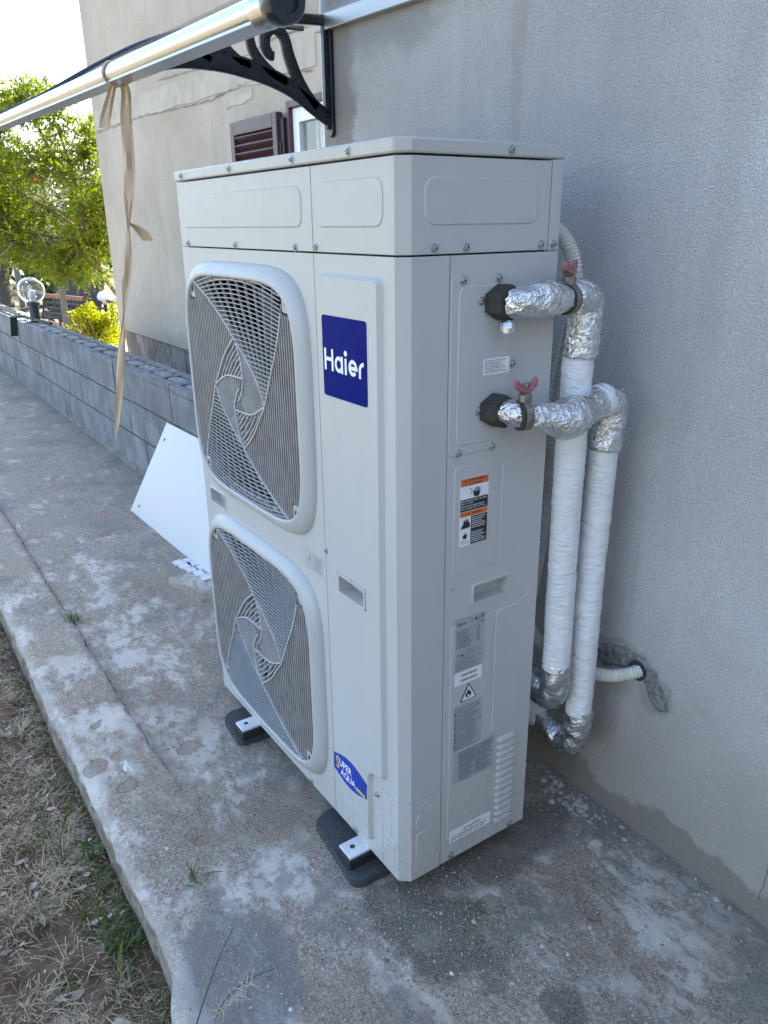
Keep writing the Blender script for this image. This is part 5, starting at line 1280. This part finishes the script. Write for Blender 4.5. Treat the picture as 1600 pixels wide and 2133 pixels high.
for k in range(150):                     # matted dead tufts
    sx, sy = q.uniform(-1.7, 1.0), -.53 - abs(q.gauss(0, .30)); a0_ = q.uniform(0, 6.28); tv_ = q.uniform(.3, .9)
    for i in range(q.randint(14, 44)):
        x, y = sx + q.gauss(0, .022), sy + q.gauss(0, .022)
        if y > edge_y(x) - .004: continue
        blade(st, (x, y, ground_h(x, y) + q.uniform(0, .012)), a0_ + q.gauss(0, 1.0), q.uniform(.03, .085), q.uniform(.0009, .0020), q.uniform(.05, .8), q.gauss(-.9, .5), min(1, max(0, tv_ + q.gauss(0, .15))), 4)
st.build('dry_grass_litter', 'straw', None, recalc=False, kind='stuff', label='dry straw and grass litter covering the soil', cat='grass')
gr_ = MB(); spots = [(q.uniform(-1.7, .9), -.50 - abs(q.gauss(0, .09))) for _ in range(34)] + [(q.uniform(-1.5, 1.0), q.uniform(-1.2, -.5)) for _ in range(16)] + [(.55 + q.gauss(0, .12), -.53 + q.gauss(0, .04)) for _ in range(22)]
for sx, sy in spots:
    for k in range(q.randint(4, 16)):
        x, y = sx + q.gauss(0, .018), sy + q.gauss(0, .018)
        blade(gr_, (x, y, ground_h(x, y) - .003), q.uniform(0, 6.28), q.uniform(.03, .10), q.uniform(.0018, .0038), q.uniform(.6, 1.5), q.gauss(-.9, .5), q.random(), 4)
gr_.build('green_grass', 'leaf_weed', None, recalc=False, kind='stuff', label='sparse green grass blades along the slab edge', cat='grass')
lv_ = MB()
for k in range(240):                       # small leaves of creeping weeds and fallen dry leaves
    x = q.uniform(-1.5, 1.1); y = -.52 - abs(q.gauss(0, .3)); p = Vector((x, y, ground_h(x, y) + q.uniform(.004, .02))); a = q.uniform(0, 6.28); d = Vector((math.cos(a), math.sin(a), q.gauss(0, .3))); s = Vector((-d.y, d.x, q.gauss(0, .3))); l = q.uniform(.012, .038); w = l * q.uniform(.18, .32)
    up_ = Vector((0, 0, l * .12)); lv_.add([p, p + d * l * .35 + s * w, p + d * l * .35 + up_ * -1, p + d * l * .35 - s * w, p + d * l * .75 + s * w * .7, p + d * l * .75 - s * w * .7, p + d * l], [(0, 2, 1), (0, 3, 2), (1, 2, 6, 4), (2, 3, 5, 6)])
lv_.build('fallen_leaves', 'dry_leaf', None, recalc=False, kind='stuff', label='curled grey-brown dead leaves scattered on the soil', cat='leaves')
def plant(name, label, cat, x, y, z, spec, mat='leaf_weed', seed=1):
    p = random.Random(seed); m = MB()
    for n_, l0, l1, w0, w1, li0, li1, cu, sp_ in spec:
        for k in range(n_):
            blade(m, (x + p.gauss(0, sp_), y + p.gauss(0, sp_), z), p.uniform(0, 6.28), p.uniform(l0, l1), p.uniform(w0, w1), p.uniform(li0, li1), p.gauss(cu, .4), p.random(), 5)
    return m.build(name, mat, None, recalc=False, label=label, cat=cat)
plant('grass_tuft', 'small yellowish grass tuft growing from the crack in the concrete', 'grass tuft', -.84, -.285, GZ - .004, [(60, .03, .09, .002, .0035, .3, 1.4, -.8, .014)], seed=3)
plant('broadleaf_weed', 'broad-leaved green weed growing at the foot of the slab edge', 'weed', .30, -.525, -.185, [(9, .05, .09, .018, .028, .6, 1.3, -.8, .010), (6, .06, .12, .002, .004, .9, 1.5, -.3, .02)], seed=4)
plant('leafy_weed', 'low leafy weed with reddish stems at the crumbling slab corner', 'weed', .62, -.535, -.18, [(14, .04, .07, .012, .020, .3, 1.2, -.9, .022), (10, .05, .14, .002, .003, .6, 1.4, -.6, .02)], seed=6)
plant('rosette_weed', 'small green rosette weed lying in the dry grass', 'weed', .30, -.70, -.19, [(14, .02, .045, .006, .010, .1, .7, -.5, .006)], seed=7)
plant('clover_weed', 'patch of small green clover-like weed on the bare soil', 'weed', .62, -.66, -.195, [(40, .015, .035, .006, .010, .1, .9, -.5, .018)], seed=8)
plant('sprig', 'thin green sprig lying on the concrete beside the dark skim patch', 'weed', .66, -.37, GZ + .002, [(14, .02, .07, .002, .004, .1, .7, -.3, .012)], seed=9)
# tall wild oat stalk standing at the slab edge
oat = thing('wild_oat_stalk', 'tall bent wild oat stalk rising in front of the concrete', 'grass stalk', (1.02, -.56, -.19))
b = MB(); base = Vector((1.06, -.57, -.19))
b.tint = []
def stalk(pts, r0, r1):
    P = spline(pts, .012); n0 = len(b.v); k = len(P); b.tube(P, [r0 + (r1 - r0) * i / (k - 1) for i in range(k)], 6); b.tint += [.35] * (len(b.v) - n0)
stalk([base, (1.075, -.545, -.05), (1.085, -.515, .06), (1.085, -.47, .165), (1.08, -.43, .225)], .0019, .0008)
stalk([(1.10, -.56, -.19), (1.108, -.53, -.04), (1.112, -.50, .05), (1.11, -.47, .105), (1.12, -.42, .135), (1.135, -.37, .145)], .0018, .0007)
b.build('stems', 'leaf_weed', oat, smooth=60)
b = MB()
for k in range(40):
    s = k / 39; p = Vector((1.11 + .02 * s, -.485 + .06 * s, .08 + .06 * s)); blade(b, p, q.uniform(0, 6.28), q.uniform(.012, .030), .0012, q.uniform(-.3, 1.0), -.5, .9, 3)
b.build('seed_heads', 'straw', oat, recalc=False)
eh = MB()                                  # a green bristly ear leaning over the soil
ec = [(.30, -.60, -.18), (.315, -.595, -.08), (.34, -.575, .0), (.365, -.555, .035)]
for k in range(70):
    P = spline(ec[1:], .004); p = P[int(len(P) * .35 + q.random() * len(P) * .64)]; blade(eh, p, q.uniform(0, 6.28), q.uniform(.015, .03), .0016, q.uniform(.5, 1.4), -.1, q.random(), 3)
n0 = len(eh.v); eh.tube(spline(ec, .01), .0012, 5); eh.tint += [.4] * (len(eh.v) - n0)
eh.build('barley_ear', 'leaf_weed', None, recalc=False, label='bristly green barley ear leaning over the slab edge', cat='grass stalk')
b = MB(); b.obox((.86, -.575, -.172), Vector((.055, .040, .004)), Vector((.008, -.011, .002)), Vector((0, 0, .002))); b.build('bark_strip', 'dry_leaf', None, bevel=.001, label='flat grey strip of bark lying on the soil', cat='bark')
# grit, pebbles and crumbs
def rock(m, p, r, q, mi=0):
    k = [q.uniform(.7, 1.25) for _ in range(3)]; V = []
    for lat in (-.6, .35, 1):
        n = 6 if lat < 1 else 1
        for i in range(n):
            a = 2 * math.pi * i / n + lat; rr_ = math.cos(lat * .9) if lat < 1 else 0
            V.append((p[0] + r * k[0] * rr_ * math.cos(a) * q.uniform(.8, 1.15), p[1] + r * k[1] * rr_ * math.sin(a) * q.uniform(.8, 1.15), p[2] + r * k[2] * (lat * .85 + .5)))
    m.add(V, [(i, (i + 1) % 6, 6 + (i + 1) % 6, 6 + i) for i in range(6)] + [(6 + i, 6 + (i + 1) % 6, 12) for i in range(6)] + [tuple(range(5, -1, -1))], mi)
gm = MB()
for k in range(2600):
    w = q.random()
    if w < .36: x, y = 1.04 + q.gauss(0, .13), .03 + q.gauss(0, .10)
    elif w < .50: x, y = .95 + q.gauss(0, .10), -.33 + q.gauss(0, .09)
    elif w < .64: x, y = .45 + q.gauss(0, .22), -.36 + q.gauss(0, .07)
    elif w < .80: x, y = q.uniform(.3, 1.9), .57 - abs(q.gauss(0, .06))
    else: x, y = q.uniform(-.8, 1.9), q.uniform(-.46, .58)
    if y < edge_y(x) + .02 or y > .60 or x > 2.2: continue
    rock(gm, (x, y, slab_z(x, y) - .0004), q.choice((.0008, .0010, .0013, .0017, .0022)), q, q.choice((0, 1, 1, 2, 2)))
gm.build('grit', ['pebble_light', 'pebble_buff', 'rubble'], None, kind='stuff', label='fine light grit and crumbs strewn over the concrete', cat='grit')
# crumbled mortar at the foot of the wall
cm = MB()
for k in range(300):
    x = q.uniform(.45, 2.2) if q.random() < .4 else .98 + q.gauss(0, .16); y = .605 - abs(q.gauss(0, .022)); rock(cm, (x, y, GZ - .002), min(.008, abs(q.gauss(.0, .0032)) + .0008), q, 0)
for k in range(60):
    x, y = .98 + q.gauss(0, .06), .585 - abs(q.gauss(0, .03)); rock(cm, (x, y, GZ - .002), abs(q.gauss(.005, .0035)) + .002, q, 0)
cm.build('mortar_crumbs', ['pebble_grey'], None, kind='stuff', label='crumbled mortar along the foot of the rough wall', cat='rubble')
for i, (x, y, r_, mt, lb) in enumerate(((1.125, .495, .021, 'pebble_grey', 'egg-sized grey rubble lump lying near the wall foot'), (1.02, .572, .017, 'pebble_grey', 'flat grey rubble lump against the wall foot'),
        (1.13, .10, .0075, 'pebble_buff', 'brownish pebble on the dark gritty patch'), (1.26, .18, .0075, 'pebble_buff', 'pinkish pebble beside the round dark stain'), (1.305, .21, .0055, 'pebble_light', 'pale pebble beyond the round dark stain'),
        (1.285, .30, .0055, 'pebble_light', 'white chip between the heat pump and the wall'), (1.20, -.02, .0055, 'pebble_light', 'pale chip in front of the heat pump corner'), (1.07, .055, .0065, 'rubble', 'grey pebble below the caution sticker'),
        (.53, -.385, .0075, 'pebble_light', 'white pebble on the gritty slab edge'), (.33, -.335, .0065, 'pebble_buff', 'buff pebble beside the long crack'), (1.50, .40, .007, 'rubble', 'grey pebble far along the wall foot'), (1.08, -.33, .006, 'pebble_light', 'white chip on the dark skim patch'))):
    m = MB(); rock(m, (x, y, GZ - .002), r_, random.Random(i + 40)); m.build('stone', mt, None, label=lb, cat='stone')
for i, (x, y, lb) in enumerate(((-.02, -.385, 'larger white plaster splash on the edge strip'), (.16, -.37, 'white plaster splash beside the gritty strip'))):
    m = MB(); p = random.Random(i); P = [(x + .035 * (1 + .5 * p.uniform(-1, 1)) * math.cos(a), y + .016 * (1 + .6 * p.uniform(-1, 1)) * math.sin(a)) for a in [2 * math.pi * k / 13 for k in range(13)]]
    m.prism(tp(slab_z(x, y) + .0045), P, 0, .006, inset=.004); m.build('plaster_splash', 'tile_white', None, smooth=60, label=lb, cat='plaster')
